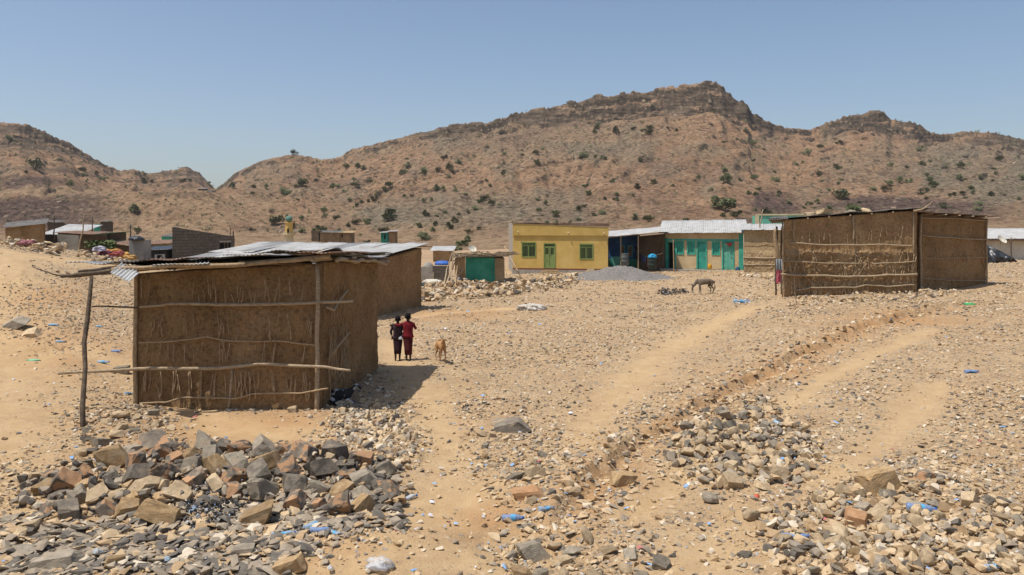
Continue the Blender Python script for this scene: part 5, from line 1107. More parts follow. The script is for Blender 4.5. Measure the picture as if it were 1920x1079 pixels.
# grey tanks, wall and things left of it
La_, Rb_ = P(783,532,52), P(842,530,52); La_.z = Rb_.z = G(La_.x, 52)-.1; FK = Fr(La_, Rb_); cw = thing('block_wall', 'low grey concrete wall left of the green hut beyond the stone bank', 'wall', FK(1, 0, 0))
mb = MB(); FK.box(mb, -.6, .98, 0, .18, -.1, 1.05); mb.build('wall_panel', CONC, cw); mb = MB(); FK.box(mb, 1.0, 2.0, .3, .45, -.1, 1.1); mb.build('wall_panel', BLOCK, cw)
o = crumple('round_tank', P(803,510,53.2), .75, .7, 1.1, CONC, 'grey rounded tank rising above the low concrete wall', 'tank', 4, amp=.05)
crumple('blue_tarpaulin', P(829,497,56.5), 1.0, .9, .5, mat('blue_plastic_sheet', (.06,.15,.48), rough=.45, bst=.2), 'blue plastic sheet bulging above the wall left of the green hut', 'tarpaulin', 9, amp=.15)
crumple('white_bag', P(809,531,50.5), 1.0, .7, .42, WHITEP, 'flat pale bag on the ground in front of the grey concrete wall', 'bag', 10); crumple('dark_bag', P(789,538,48.5), .62, .5, .38, mat('dark_teal_plastic', (.02,.06,.08), rough=.5), 'dark teal bag at the corner of the second mud hut', 'bag', 11); crumple('white_bag', P(824,531,50.5), .3, .3, .32, WHITEP, 'small white bag left of the leaning poles', 'bag', 12)
# ---------------------------------------------------------------- village beyond on the left
def shack(name, label, cat, pxL, pxR, d, rowb, rL, rR, depth, wm, rm, dR=None, over=.3, opens=(), back=(0,1,0), slope=.1, roofname='roof', zb=None, corrd=True):
    L_ = P(pxL, rowb, d); R_ = P(pxR, rowb, dR or d); z0_ = min(G(L_.x, L_.y), L_.z)-.3 if zb is None else zb; zl_, zr_ = P(0, rL, d).z-z0_, P(0, rR, dR or d).z-z0_
    L_.z = R_.z = z0_; F_ = Fr(L_, R_, back=back); t_ = thing(name, label, cat, F_(F_.w/2, depth/2, 0)); w = F_.w
    X_ = lambda p: (p-pxL)/(pxR-pxL)*w
    o2 = [(X_(a), X_(b_), P(0, rb2, d).z-z0_, P(0, rt2, d).z-z0_) for a, b_, rt2, rb2 in opens]
    mb = MB(); wall_open(mb, F_, 0, .15, 0, w, 0, zl_, zr_, o2); mb.build('front_wall', wm, t_)
    mb = MB(); F_.box(mb, 0, .15, .152, depth, 0, zl_-.01+slope*0); F_.box(mb, w-.15, w, .152, depth, 0, zr_-.01); F_.box(mb, .15, w-.15, depth-.15, depth, 0, min(zl_, zr_)-.02); mb.build('side_wall', wm, t_)
    for a, b_, z0__, z1__ in o2: mb = MB(); F_.box(mb, a+.02, b_-.02, .3, .33, z0__, z1__); mb.build('opening', DARK, t_)  # near-black panel paints the shade inside each opening
    if rm:
        n_ = max(1, int(w/1.2))
        for i in range(n_):
            xa, xb = -over+i*(w+2*over)/n_, -over+(i+1)*(w+2*over)/n_+.04; f0, f1 = i/n_, (i+1)/n_
            mb = MB(); corr(mb, F_(xa, -over, zl_+(zr_-zl_)*f0+.03), F_(xb, -over, zl_+(zr_-zl_)*f1+.03), F_(xb, depth+over, zl_+(zr_-zl_)*f1+.03+slope*depth), F_(xa, depth+over, zl_+(zr_-zl_)*f0+.03+slope*depth), .2, .013, bend=.012, seed=i); mb.build('roof_sheet', rm, t_, True)
    return F_, t_
shack('mud_house', 'brown mud house with a slanting dark roof behind the rubble ridge at the left edge', 'house', 10, 82, 52, 472, 428, 420, 3.5, MUD, TIND, back=(-.55, 1, 0), over=.2)
shack('tin_shed', 'open shed with a bright tin roof right of the mud house at the left', 'shed', 84, 138, 60, 470, 440, 442, 3.5, DARK, TINW, slope=.22, over=.25)  # near-black walls paint the shade under the open shed's roof
Fx, tx = shack('grey_fence', 'grey sheet metal fence below the bright tin shed', 'fence', 107, 146, 55, 474, 440, 442, .2, CONC, None)
shack('tin_shack', 'dark patched shack with a broken roof behind the grey sheet fence', 'shack', 108, 168, 57.5, 470, 437, 440, 2.5, MUDD, RUST, slope=.05)
shack('green_roof_hut', 'mud hut with a faded green slanting roof behind the feathery bush', 'hut', 166, 208, 63, 462, 446, 437, 2.5, MUDD, GREENW, slope=.02)
shack('distant_shed', 'tiny green and white shed alone on the slope above the left village', 'shed', 176, 197, 150, 425, 420, 420, 3, GREENW, None, zb=None)
shack('distant_shed', 'tiny dark shed just right of the tiny green one', 'shed', 188, 197, 149, 425, 416, 416, 3, MUDD, TIND)
shack('distant_hut', 'low dark hut on the bare slope above the bright tin shed', 'hut', 89, 104, 140, 423, 416, 418, 3, MUDD, TIND)
shack('rusty_lean_to', 'low rusty roofed lean-to left of the upright tin shack', 'shack', 200, 242, 62, 476, 455, 462, 2, MUDD, RUST, slope=.1)
Fs, ts = shack('upright_tin_shack', 'tall narrow shack of grey tin sheets with black plastic on top', 'shack', 242, 270, 50, 500, 449, 450, 1.0, TIN, None)
crumple('black_plastic', P(257,451,49.9), .8, .7, .42, BLACKP, 'black plastic bundled on top of the tall narrow tin shack', 'plastic sheet', 2, amp=.4)
shack('dark_shack', 'dark plastic covered shack between the narrow tin shack and the block building', 'shack', 271, 313, 52, 505, 470, 468, 2, BLACKP, BLACKP, opens=())
shack('tin_screen', 'small grey tin screen standing in front of the dark shack', 'screen', 290, 308, 50.5, 505, 478, 477, .15, TIN, None, opens=((300, 306, 482, 505),))
shack('mud_hut_far', 'low tan huts with patched roofs behind the dark shack', 'hut', 272, 312, 66, 475, 459, 457, 3, MUD3, RUST, opens=((290, 303, 461, 466),))
shack('green_shed_far', 'tiny teal shed peeping out left of the block building', 'shed', 303, 314, 80, 462, 444, 444, 3, TEAL, TIND)
# block building
Lc, Rc = P(323,500,52), P(440,500,56.0); zc = G(Lc.x, Lc.y)-.4; Lc.z = Rc.z = zc; FC = Fr(Lc, Rc, back=(-.36, 1, 0)); bb = thing('block_building', 'unfinished grey block building with a slanting top and a dark window opening', 'building', FC(3, 2, 0))
zc0, zc1 = P(0,426,52).z-zc, P(0,444,56).z-zc; XC = lambda px: (px-323)/117*FC.w*1.0
z0w, z1w = P(0,472,55.3).z-zc, P(0,455,55.3).z-zc
mb = MB(); wall_open(mb, FC, 0, .2, 0, FC.w, 0, zc0, zc1, [(XC(410), XC(432), z0w, z1w)]); mb.build('front_wall', BLOCK, bb)
mb = MB(); Fz = Fr(FC(0, 4.5, 0), FC(0, .202, 0)); wall_open(mb, Fz, 0, .2, 0, Fz.w, 0, zc0*.98, zc0, []); mb.build('side_wall', BLOCKL, bb)  # side's brighter light painted in with a paler block colour
mb = MB(); FC.box(mb, .2, FC.w, 4.3, 4.5, 0, zc1); FC.box(mb, FC.w-.2, FC.w, .2, 1.2, 0, zc1-.5); FC.box(mb, FC.w-.2, FC.w, 3.2, 4.3, 0, zc1-.5); mb.build('back_wall', BLOCK, bb)
for px_ in (420, 426): mb = MB(); FC.box(mb, XC(px_)-.05, XC(px_)+.05, .05, .15, z0w, z1w); mb.build('mullion', DPOLE, bb)
mb = MB(); FC.box(mb, XC(410), XC(432), -.01, .1, z1w+.0, z1w+.12); mb.build('lintel', CONC, bb)
MB().tube([FC(FC.w-.1, 1, zc1), FC(FC.w-.1, 1, zc1+.4)], .05, 6).build('reinforcing_post', DPOLE, bb)
shack('yellow_wall_house', 'low yellow house seen between the block building and the second hut roof', 'house', 440, 492, 78, 485, 470, 470, 4, YEL, None)
mb = MB(); FC.box(mb, XC(405), XC(436), 1.4, 1.45, 0, z1w+.3); mb.build('window_shade_panel', DARK, bb)  # dark panel added to paint the shade seen through the window
# minaret
q = P(542, 462, 88); zq = G(q.x, q.y)-.3; mn = thing('minaret', 'slim yellow minaret with a green dome and a balcony', 'minaret', Vector((q.x, q.y, zq)))
def ring(c_, r_, z, n=12): return [Vector((c_[0]+math.cos(a)*r_, c_[1]+math.sin(a)*r_, z)) for a in np.linspace(0, 2*math.pi, n+1)[:-1]]
zz_ = lambda row: P(0, row, 88).z
MB().rings([ring(q, .50, zq, 8), ring(q, .50, zz_(443), 8)]).build('shaft', CREAM, mn)
MB().rings([ring(q, .5, zz_(442.9), 8), ring(q, .72, zz_(440.5), 8), ring(q, .72, zz_(437), 8), ring(q, .6, zz_(437), 8), ring(q, .6, zz_(440), 8)]).build('balcony', CREAM, mn)
MB().rings([ring(q, .42, zz_(440), 8), ring(q, .42, zz_(419), 8), ring(q, .52, zz_(418.5), 8), ring(q, .52, zz_(417), 8)]).build('upper_shaft', YEL, mn)
MB().rings([ring(q, .02+.37*math.sin(t), zz_(417)+.02+.55*(1-math.cos(t))*.9 if False else zz_(417)+.36*(1+math.cos(t)), 14) for t in np.linspace(3.1, .05, 9)]).build('dome', mat('green_grey_dome', (.13,.24,.20), bst=.1), mn, True)
MB().tube([Vector((q.x, q.y, zz_(407))), Vector((q.x, q.y, zz_(402)))], .03, 5).build('finial', CREAM, mn)
mb = MB(); mb.hexa([Vector((q.x-.1, q.y-.46, zz_(437))), Vector((q.x+.1, q.y-.46, zz_(437))), Vector((q.x+.1, q.y-.3, zz_(437))), Vector((q.x-.1, q.y-.3, zz_(437))), Vector((q.x-.1, q.y-.46, zz_(429))), Vector((q.x+.1, q.y-.46, zz_(429))), Vector((q.x+.1, q.y-.3, zz_(429))), Vector((q.x-.1, q.y-.3, zz_(429)))]); mb.build('window', DARK, mn)
for sx_ in (-1, 1): MB().tube([Vector((q.x+sx_*.62, q.y-.2, zz_(437))), Vector((q.x+sx_*.9, q.y-.35, zz_(434)))], [.05,.16], 8).build('loudspeaker', CONC, mn)
# far valley
shack('stick_enclosure', 'dark round stick enclosure at the left end of the far mud wall row', 'enclosure', 584, 600, 130, 447, 433, 433, 3, MUDD, None)
shack('far_mud_row', 'long low mud row house on the pale valley floor right of the minaret', 'house', 598, 637, 130, 447, 436, 437, 3, MUD, TIND, over=.3)
shack('far_mud_row', 'short low mud house joined to the right end of the long far row', 'house', 638, 658, 130, 447, 437, 437, 3, MUD, MUD3, opens=((640, 643, 439, 446),))
shack('far_green_shed', 'small green fronted shed with pale roof alone in the far valley', 'shed', 714, 728, 125, 449, 437, 436, 3, GREENW, TINW, opens=((720, 723, 440, 449),), slope=.05)
shack('far_brown_shed', 'brown end room attached to the small green fronted far shed', 'shed', 729, 741, 125, 449, 435, 434, 2.5, MUD, TINW, slope=.05)
shack('pale_roof_hut', 'little mud hut with white sheets on its roof above the blue plastic sheet', 'hut', 812, 845, 75, 487, 471, 471, 3, MUD2, TINW, slope=.12)
shack('saddle_hut', 'tiny dark hut on the saddle between the left and main hills', 'hut', 371, 382, 283, 361, 354, 354, 4, MUDD, TINW); shack('saddle_hut', 'second tiny grey hut on the saddle, right of the pale roofed one', 'hut', 387, 397, 280, 363, 357, 357, 4, CONC, None)
for i, (a, b_, c_, d_, d__, m_, lb) in enumerate((
  (102,474,101,402,54,DPOLE,'dark straight pole standing between the bright tin shed and the fence'), (145,470,158,402,53,POLE,'pale crooked pole taller than its neighbours beside the feathery bush'),
  (172,465,173,405,60,DPOLE,'dark pole standing behind the feathery bush'), (244,452,245,421,52,DPOLE,'thin dark pole behind the tall narrow tin shack'), (432,447,432,424,75,DPOLE,'thin pole rising behind the right end of the block building'),
  (119,440,119,424,70,DPOLE,'short thin pole above the bright tin shed'), (708,461,708,450,100,DPOLE,'tiny dark pole on the valley floor left of the far green shed'))):
    q = P(a, b_, d__); q.z = min(q.z, G(q.x, q.y)) ; pole('pole', [q, P((a+c_)/2+(3 if i == 1 else 0), (b_+d_)/2, d__), P(c_, d_, d__)], [.055,.045,.03], m_, lb, 'pole', None, i)
# heap of cloths on the stones
CL = [(186,468,.9,'white','pale lilac cloth at the left of the clothes heap', (.62,.58,.66)), (196,475,.8,'r','dull maroon cloth on the clothes heap beside the lilac one', (.25,.05,.08)), (211,472,1.0,'o','bright orange cloth topmost in the middle of the clothes heap', (.62,.27,.05)),
      (220,476,.9,'rd','red cloth in the centre of the clothes heap', (.50,.09,.07)), (205,482,.9,'p','pink cloth low in the clothes heap', (.50,.22,.24)), (232,479,1.0,'y','yellow orange cloth on the right of the clothes heap', (.68,.36,.06)), (243,484,.9,'y2','mustard cloth at the right end of the clothes heap', (.62,.33,.08)),
      (226,487,.9,'t','tan and red cloth at the bottom of the clothes heap', (.45,.25,.17)), (206,489,.4,'b','small pale blue cloth at the foot of the clothes heap', (.45,.55,.68)), (50,456,1.0,'pk','dusty pink sack lying on the rubble ridge at the left', (.38,.13,.14))]
for i, (a, b_, w_, _, lb, c_) in enumerate(CL):
    q = P(a, b_+3, 42.5+(i % 3)*.5 if i != 9 else 41.5); crumple('cloth' if i != 9 else 'sack', q, w_*.66, .55, .36, mat('cloth_%d' % i, tuple(v*.68+.03 for v in c_), tuple(v*.35 for v in c_), tuple(min(.8, v*.95+.05) for v in c_), scale=4, bs=12, bst=.3), lb, 'cloth' if i != 9 else 'sack', i+3, 'heap of cloths on the stones' if i != 9 else None, 4, .55)
# white sack on the open ground, burnt patches
crumple('white_sack', gp(996, 582), .95, .55, .42, mat('dirty_white_sack', (.55,.50,.42), (.25,.21,.17), (.68,.64,.57), scale=3, bs=9, bst=.6), 'crumpled dirty white sack lying alone on the open ground', 'sack', 14, None, 5, .5)
# ---------------------------------------------------------------- people and animals
HAZE = 0.00013
SKIN = mat('dark_brown_skin', (.065,.035,.022), scale=8, rough=.55, bst=.05, fine=.05, spec=.35)
HAIR = mat('black_hair', (.010,.009,.008), bs=60, bst=.5)
def place_xf(pos, rz, s=1):
    M_ = Matrix.Translation(Vector(pos)) @ Matrix.Rotation(rz, 4, 'Z') @ Matrix.Scale(s, 4); return M_
def skin_mesh(name, V, E, root, m, parent, M_, sub=2):
    ks = list(V); me = bpy.data.meshes.new(name); me.from_pydata([V[k][0] for k in ks], [(ks.index(a), ks.index(b)) for a, b in E], [])
    o = bpy.data.objects.new(name, me); COL.objects.link(o); md = o.modifiers.new('s', 'SKIN'); md.use_smooth_shade = True
    for k, sv in zip(ks, me.skin_vertices[0].data):
        r = V[k][1]; sv.radius = (r, r) if not isinstance(r, tuple) else r; sv.use_root = (k == root)
    o.modifiers.new('u', 'SUBSURF').levels = sub; o.modifiers['u'].render_levels = sub
    dg = bpy.context.evaluated_depsgraph_get(); ev = o.evaluated_get(dg); nm = bpy.data.meshes.new_from_object(ev); bpy.data.objects.remove(o)
    nm.name = name; off = Matrix.Translation(-Vector(parent['_loc'])); nm.transform(off @ M_); nm.materials.clear(); nm.materials.append(m)
    nm.polygons.foreach_set('use_smooth', [True]*len(nm.polygons))
    o = bpy.data.objects.new(name, nm); COL.objects.link(o); o.parent = parent; o['_loc'] = tuple(parent['_loc']); return o
def loft(name, rings, m, parent, M_, n=24, fold=0, nf=9, seed=0, cap=True):   # rings: (cx,cy,z,rx,ry)
    R_ = []; L_ = len(rings)
    for i, (cx, cy, z, rx, ry) in enumerate(rings):
        R_.append([M_ @ Vector((cx+math.cos(a)*rx*(1+fold*(i/(L_-1))*math.sin(a*nf+seed)), cy+math.sin(a)*ry*(1+fold*(i/(L_-1))*math.cos(a*(nf-2)+seed)), z)) for a in np.linspace(0, 2*math.pi, n+1)[:-1]])
    return MB().rings(R_, cap=cap).build(name, m, parent, True)
def sleeve(name, pts, r, m, parent, M_): return MB().tube([M_ @ Vector(p) for p in pts], r, 10).build(name, m, parent, True)
def person(px, row, H, label, top, bottom, pose, rz=0, bareleg=.18):
    p = gp(px, row); root = thing('person', label, 'person', p); M_ = place_xf(p, rz, H)
    V = {'pel': ((0,0,.52),(.075,.055)), 'sp': ((0,.0,.61),(.07,.05)), 'ch': ((0,0,.72),(.085,.055)), 'nk0': ((0,.0,.815),(.035,.035)), 'nk': ((0,.01,.855),(.03,.03)), 'hd': ((0,.015,.90),(.052,.06)), 'hd2': ((0,.012,.955),(.05,.058)), 'top': ((0,.005,.985),(.03,.035)), 'nose': ((0,.078,.905),(.012,.012))}
    E = [('pel','sp'),('sp','ch'),('ch','nk0'),('nk0','nk'),('nk','hd'),('hd','hd2'),('hd2','top'),('hd','nose')]
    for sd, leg, arm in ((-1, pose['ll'], pose['la']), (1, pose['rl'], pose['ra'])):
        t = 'L' if sd < 0 else 'R'
        for k, c, r in (('hip', (sd*.05, 0, .47), .055), ('kn', leg[0], .036), ('an', leg[1], .022), ('he', (leg[1][0], leg[1][1]-.012, leg[1][2]-.028), .02), ('to', leg[2], .018)): V[k+t] = (c, (r, r))
        E += [('pel','hip'+t),('hip'+t,'kn'+t),('kn'+t,'an'+t),('an'+t,'he'+t),('he'+t,'to'+t)]
        for k, c, r in (('sh', (sd*.105, 0, .785), .034), ('el', arm[0], .024), ('wr', arm[1], .016), ('pm', tuple(np.array(arm[1])+np.array(arm[2])*.035), .019)): V[k+t] = (c, (r, r*.8))
        E += [('ch','sh'+t),('sh'+t,'el'+t),('el'+t,'wr'+t),('wr'+t,'pm'+t)]
        d = Vector(arm[2]).normalized(); s_ = d.cross(Vector((0, 1, 0))).normalized() if abs(d.y) < .9 else Vector((1, 0, 0))
        pm = Vector(V['pm'+t][0])
        for i, (off, ln_) in enumerate(((-.018, .045), (-.006, .052), (.006, .05), (.018, .04))):
            a = pm+s_*off+d*.012; b_ = a+d*ln_*.55; c_ = b_+(d+Vector((0, .5, -.2))).normalized()*ln_*.5
            V[f'f{i}a{t}'] = (tuple(b_), (.0068, .0068)); V[f'f{i}b{t}'] = (tuple(c_), (.0055, .0055)); E += [('pm'+t, f'f{i}a{t}'), (f'f{i}a{t}', f'f{i}b{t}')]
        V['th'+t] = (tuple(pm-s_*.03*sd+d*.01), (.007, .007)); V['th2'+t] = (tuple(pm-s_*.036*sd+d*.035), (.006, .006)); E += [('pm'+t, 'th'+t), ('th'+t, 'th2'+t)]
    skin_mesh('body', V, E, 'pel', SKIN, root, M_)
    rg = []
    loft('hair', [(0,-.012,.885,.047,.045),(0,-.014,.91,.061,.064),(0,-.008,.95,.064,.072),(0,-.002,.985,.054,.062),(0,0,1.005,.03,.035)], HAIR, root, M_, 18)
    for sd in (-1, 1): sleeve('ear', [(sd*.058,.01,.89),(sd*.068,.004,.905),(sd*.06,.0,.92)], [.008,.011,.007], SKIN, root, M_)
    c = pose.get('lean', 0)
    shirt = loft('shirt', [(0,0,.835,.035,.04),(0,0,.822,.075,.05),(0,0,.80,.115,.062),(0,0,.75,.118,.075),(0,0,.68,.105,.073),(0,0,.60,.098,.07),(0,0,.54,.11,.08),(0,0,.49,.122,.088)], top, root, M_, 24, .05, 7)
    for sd, arm in ((-1, pose['la']), (1, pose['ra'])):
        e = Vector(arm[0]); s0 = Vector((sd*.085, 0, .79)); w = Vector(arm[1])
        sleeve('sleeve', [s0, Vector((sd*.115, 0, .775)), s0.lerp(e, .6), e, e.lerp(w, pose.get('sl', .5))], [.035,.045,.04,.036,.032], top, shirt if False else root, M_)
    zb = bareleg; lk, rk = pose['ll'], pose['rl']; ax = (lk[1][0]+rk[1][0])/2; ay = (lk[1][1]+rk[1][1])/2
    loft('wrap_skirt', [(0,0,.56,.085,.065),(0,0,.50,.098,.078),(0,0,.44,.100,.082),(ax*.3,ay*.3,.36,.090,.08),(ax*.6,ay*.6,.27,.080,.082),(ax,ay,zb,.074,.088)], bottom, root, M_, 30, .10, 8, 1.0)
    for lg in (lk, rk): sleeve('sandal', [Vector(lg[1])+Vector((0,-.025,-.045)), Vector(lg[2])+Vector((0,.01,-.012))], [.02,.022], HAIR, root, M_)
    return root, M_
mar = mat('dull_purple_shirt_cloth', (.05,.03,.034), (.03,.018,.022), (.10,.062,.07), scale=14, bst=.3); mar2 = mat('deep_maroon_wrap_cloth', (.03,.013,.016), (.02,.009,.011), (.05,.02,.023), scale=12, bst=.3)
red = mat('crimson_shirt_cloth', (.20,.014,.022), (.13,.009,.015), (.26,.025,.032), scale=12, bst=.3); red2 = mat('dark_red_wrap_cloth', (.075,.013,.015), (.05,.009,.01), (.11,.02,.02), scale=12, bst=.3)
pL = dict(ll=((-.05,.02,.27),(-.05,-.03,.055),(-.055,.05,.018)), rl=((.045,-.0,.27),(.04,-.05,.06),(.045,.03,.02)), la=((-.155,.0,.66),(-.13,.06,.545),(.1,.4,-.9)), ra=((.15,-.03,.66),(.09,-.09,.55),(-.3,-.1,-.9)), sl=.6)
pR = dict(ll=((-.045,.05,.28),(-.03,.0,.06),(-.03,.08,.02)), rl=((.05,-.02,.27),(.06,-.07,.055),(.07,.01,.018)), la=((-.19,-.03,.745),(-.285,-.075,.775),(-1,.1,-.35)), ra=((.16,.03,.68),(.13,.14,.66),(-.4,.8,.3)), sl=.75)
r1, M1 = person(746, 677, 1.27, 'person in dull purple top and maroon wrap, left of the pair walking away', mar, mar2, pL, .12, .17)
r2, M2 = person(765, 677, 1.34, 'person in bright crimson top with an arm round the other one', red, red2, pR, -.05, .14)
crumple('white_paper', M1 @ Vector((.06,-.12,.49)), .11, .04, .12, mat('white_bag_plastic', (.6,.6,.62), bst=.2), 'small white bag held behind the back of the purple clad person', 'bag', 3, sub=3)
# donkey, grazing to the left
DON = mat('grey_brown_donkey_coat', (.16,.125,.09), (.11,.085,.065), (.23,.19,.145), scale=3, bs=40, bst=.2, fine=.1); DARKF = mat('dark_mane_hair', (.035,.028,.024), bst=.4); PALEF = mat('pale_muzzle_hair', (.38,.33,.27), bst=.2)
pd = gp(1320, 553); dk = thing('donkey', 'small grey brown donkey grazing head down on the open ground', 'donkey', pd); Md = place_xf(pd, .1, .84)
V = {'rump': ((.50,0,.80),(.13,.15)), 'hipc': ((.34,0,.80),(.16,.17)), 'mid': ((.08,0,.78),(.165,.185)), 'chst': ((-.20,0,.78),(.15,.175)), 'wth': ((-.36,0,.80),(.11,.14)), 'nk1': ((-.50,0,.70),(.075,.11)), 'nk2': ((-.62,0,.56),(.06,.085)), 'poll': ((-.70,0,.47),(.06,.07)), 'chk': ((-.71,0,.36),(.055,.065)), 'mz': ((-.70,0,.22),(.038,.042)), 'ms': ((-.69,0,.14),(.036,.038)), 'tl': ((.62,0,.80),(.035,.035)), 'tl2': ((.655,.0,.62),(.018,.018)), 'tl3': ((.66,.0,.46),(.014,.014))}
E = [('rump','hipc'),('hipc','mid'),('mid','chst'),('chst','wth'),('wth','nk1'),('nk1','nk2'),('nk2','poll'),('poll','chk'),('chk','mz'),('mz','ms'),('rump','tl'),('tl','tl2'),('tl2','tl3')]
for t, sy, fx, hx in (('a', -.085, -.05, .05), ('b', .085, .12, -.06)):
    for k, c, r in (('fs', (-.28, sy, .62), .075), ('fk', (-.27+fx*.8, sy, .36), .035), ('ff', (-.28+fx, sy, .10), .022), ('fh', (-.29+fx, sy, .02), .032)): V[k+t] = (c, (r, r))
    E += [('chst','fs'+t),('fs'+t,'fk'+t),('fk'+t,'ff'+t),('ff'+t,'fh'+t)]
    for k, c, r in (('ht', (.42, sy, .60), .095), ('hs', (.37+hx, sy, .50), .06), ('hk', (.52+hx, sy, .34), .034), ('hf', (.47+hx, sy, .10), .022), ('hh', (.45+hx, sy, .02), .032)): V[k+t] = (c, (r, r))
    E += [('rump','ht'+t),('ht'+t,'hs'+t),('hs'+t,'hk'+t),('hk'+t,'hf'+t),('hf'+t,'hh'+t)]
skin_mesh('body', V, E, 'mid', DON, dk, Md)
for sy in (-1, 1): sleeve('ear', [(-.67,sy*.05,.50),(-.70,sy*.085,.57),(-.77,sy*.11,.66)], [.018,.034,.008], DON, dk, Md)
sleeve('mane', [(-.36,0,.93),(-.46,0,.84),(-.56,0,.70),(-.64,0,.57),(-.70,0,.54)], [.02,.03,.03,.03,.02], DARKF, dk, Md)
sleeve('muzzle', [(-.70,0,.22),(-.692,0,.16),(-.688,0,.105)], [.044,.047,.035], PALEF, dk, Md); sleeve('tail_tuft', [(.66,0,.52),(.668,0,.42),(.66,0,.30)], [.02,.034,.01], DARKF, dk, Md)
sleeve('collar', [(-.60,-.06,.66),(-.66,-.09,.56),(-.60,-.08,.48)], [.012]*3, PALEF, dk, Md)
# brown goat facing the camera
GOAT = mat('red_brown_goat_coat', (.42,.23,.10), (.30,.155,.065), (.52,.32,.17), scale=4, bs=45, bst=.2, fine=.1); HORN = mat('dark_horn', (.10,.08,.06))
pg = gp(828, 681); gt = thing('goat', 'thin red brown goat standing on the path facing the camera', 'goat', pg); Mg = place_xf(pg, math.radians(24), .88)
def goat_sk(lie=False):
    V = {'rump': ((0,.34,.56),(.085,.10)), 'mid': ((0,.10,.54),(.105,.125)), 'chst': ((0,-.14,.55),(.095,.12)), 'nk1': ((0,-.25,.63),(.055,.075)), 'nk2': ((-.05,-.32,.72),(.042,.055)), 'poll': ((-.10,-.36,.79),(.042,.045)), 'fc': ((-.14,-.43,.735),(.035,.038)), 'mz': ((-.17,-.50,.67),(.024,.026)), 'tl': ((0,.46,.62),(.025,.02)), 'tl2': ((0,.50,.68),(.018,.016))}
    E = [('rump','mid'),('mid','chst'),('chst','nk1'),('nk1','nk2'),('nk2','poll'),('poll','fc'),('fc','mz'),('rump','tl'),('tl','tl2')]
    for t, sx in (('a', -.06), ('b', .06)):
        out = -.05 if sx < 0 else .02
        for k, c, r in (('fs', (sx, -.14, .44), .045), ('fk', (sx+out*.4, -.15, .26), .021), ('ff', (sx+out, -.15, .07), .014), ('fh', (sx+out*1.15, -.17, .015), .02)): V[k+t] = (c, (r, r))
        E += [('chst','fs'+t),('fs'+t,'fk'+t),('fk'+t,'ff'+t),('ff'+t,'fh'+t)]
        for k, c, r in (('ht', (sx, .32, .42), .06), ('hs', (sx, .26, .34), .038), ('hk', (sx, .40, .23), .02), ('hf', (sx, .36, .07), .014), ('hh', (sx, .34, .015), .02)): V[k+t] = (c, (r, r))
        E += [('rump','ht'+t),('ht'+t,'hs'+t),('hs'+t,'hk'+t),('hk'+t,'hf'+t),('hf'+t,'hh'+t)]
    return V, E
V, E = goat_sk(); skin_mesh('body', V, E, 'mid', GOAT, gt, Mg)
for sd in (-1, 1):
    sleeve('ear', [(-.10+sd*.035,-.36,.79),(-.10+sd*.09,-.37,.785),(-.10+sd*.145,-.38,.755)], [.012,.024,.006], GOAT, gt, Mg)
    sleeve('horn', [(-.10+sd*.02,-.35,.82),(-.10+sd*.035,-.31,.88),(-.10+sd*.045,-.25,.90)], [.014,.011,.004], HORN, gt, Mg)
# black and white goat lying against the near hut
m_, nt_, b_, v_ = new_mat('piebald_goat_coat'); nt_.links.new(ramp(nt_, noise(nt_, v_, 6, 2, .5), [(.50, (.02,.019,.018)), (.54, (.55,.54,.52))]), b_.inputs['Base Color']); b_.inputs['Roughness'].default_value = .8
pb = gp(636, 756); pb.x += .05; g2 = thing('goat', 'black and white goat lying in the shade against the near hut', 'goat', pb); Mb = place_xf(pb, 0, .92)
V = {'rump': ((-.26,.05,.16),(.12,.13)), 'mid': ((-.06,.03,.19),(.15,.155)), 'chst': ((.14,0,.2),(.12,.13)), 'nk1': ((.25,-.02,.29),(.06,.07)), 'nk2': ((.30,-.03,.38),(.045,.05)), 'poll': ((.34,-.04,.43),(.042,.045)), 'fc': ((.41,-.06,.40),(.034,.038)), 'mz': ((.48,-.08,.34),(.024,.028)), 'tl': ((-.40,.06,.22),(.025,.02)), 'tl2': ((-.45,.06,.26),(.016,.014)),
     'f1': ((.16,-.14,.10),(.04,.04)), 'f2': ((.32,-.20,.05),(.022,.022)), 'f3': ((.20,-.27,.03),(.018,.018)), 'h1': ((-.24,-.13,.12),(.06,.07)), 'h2': ((-.05,-.22,.08),(.028,.028)), 'h3': ((-.16,-.28,.03),(.018,.018)), 'h4': ((-.0,-.33,.02),(.018,.018))}
E = [('rump','mid'),('mid','chst'),('chst','nk1'),('nk1','nk2'),('nk2','poll'),('poll','fc'),('fc','mz'),('rump','tl'),('tl','tl2'),('chst','f1'),('f1','f2'),('f2','f3'),('rump','h1'),('h1','h2'),('h2','h3'),('h3','h4')]
skin_mesh('body', V, E, 'mid', m_, g2, Mb)
for sd in (-1, 1):
    sleeve('ear', [(.33,-.04+sd*.035,.44),(.32,-.05+sd*.08,.42),(.31,-.05+sd*.11,.37)], [.012,.024,.008], m_, g2, Mb); sleeve('horn', [(.32,-.04+sd*.02,.47),(.28,-.04+sd*.03,.53),(.22,-.04+sd*.04,.54)], [.014,.011,.004], HORN, g2, Mb)
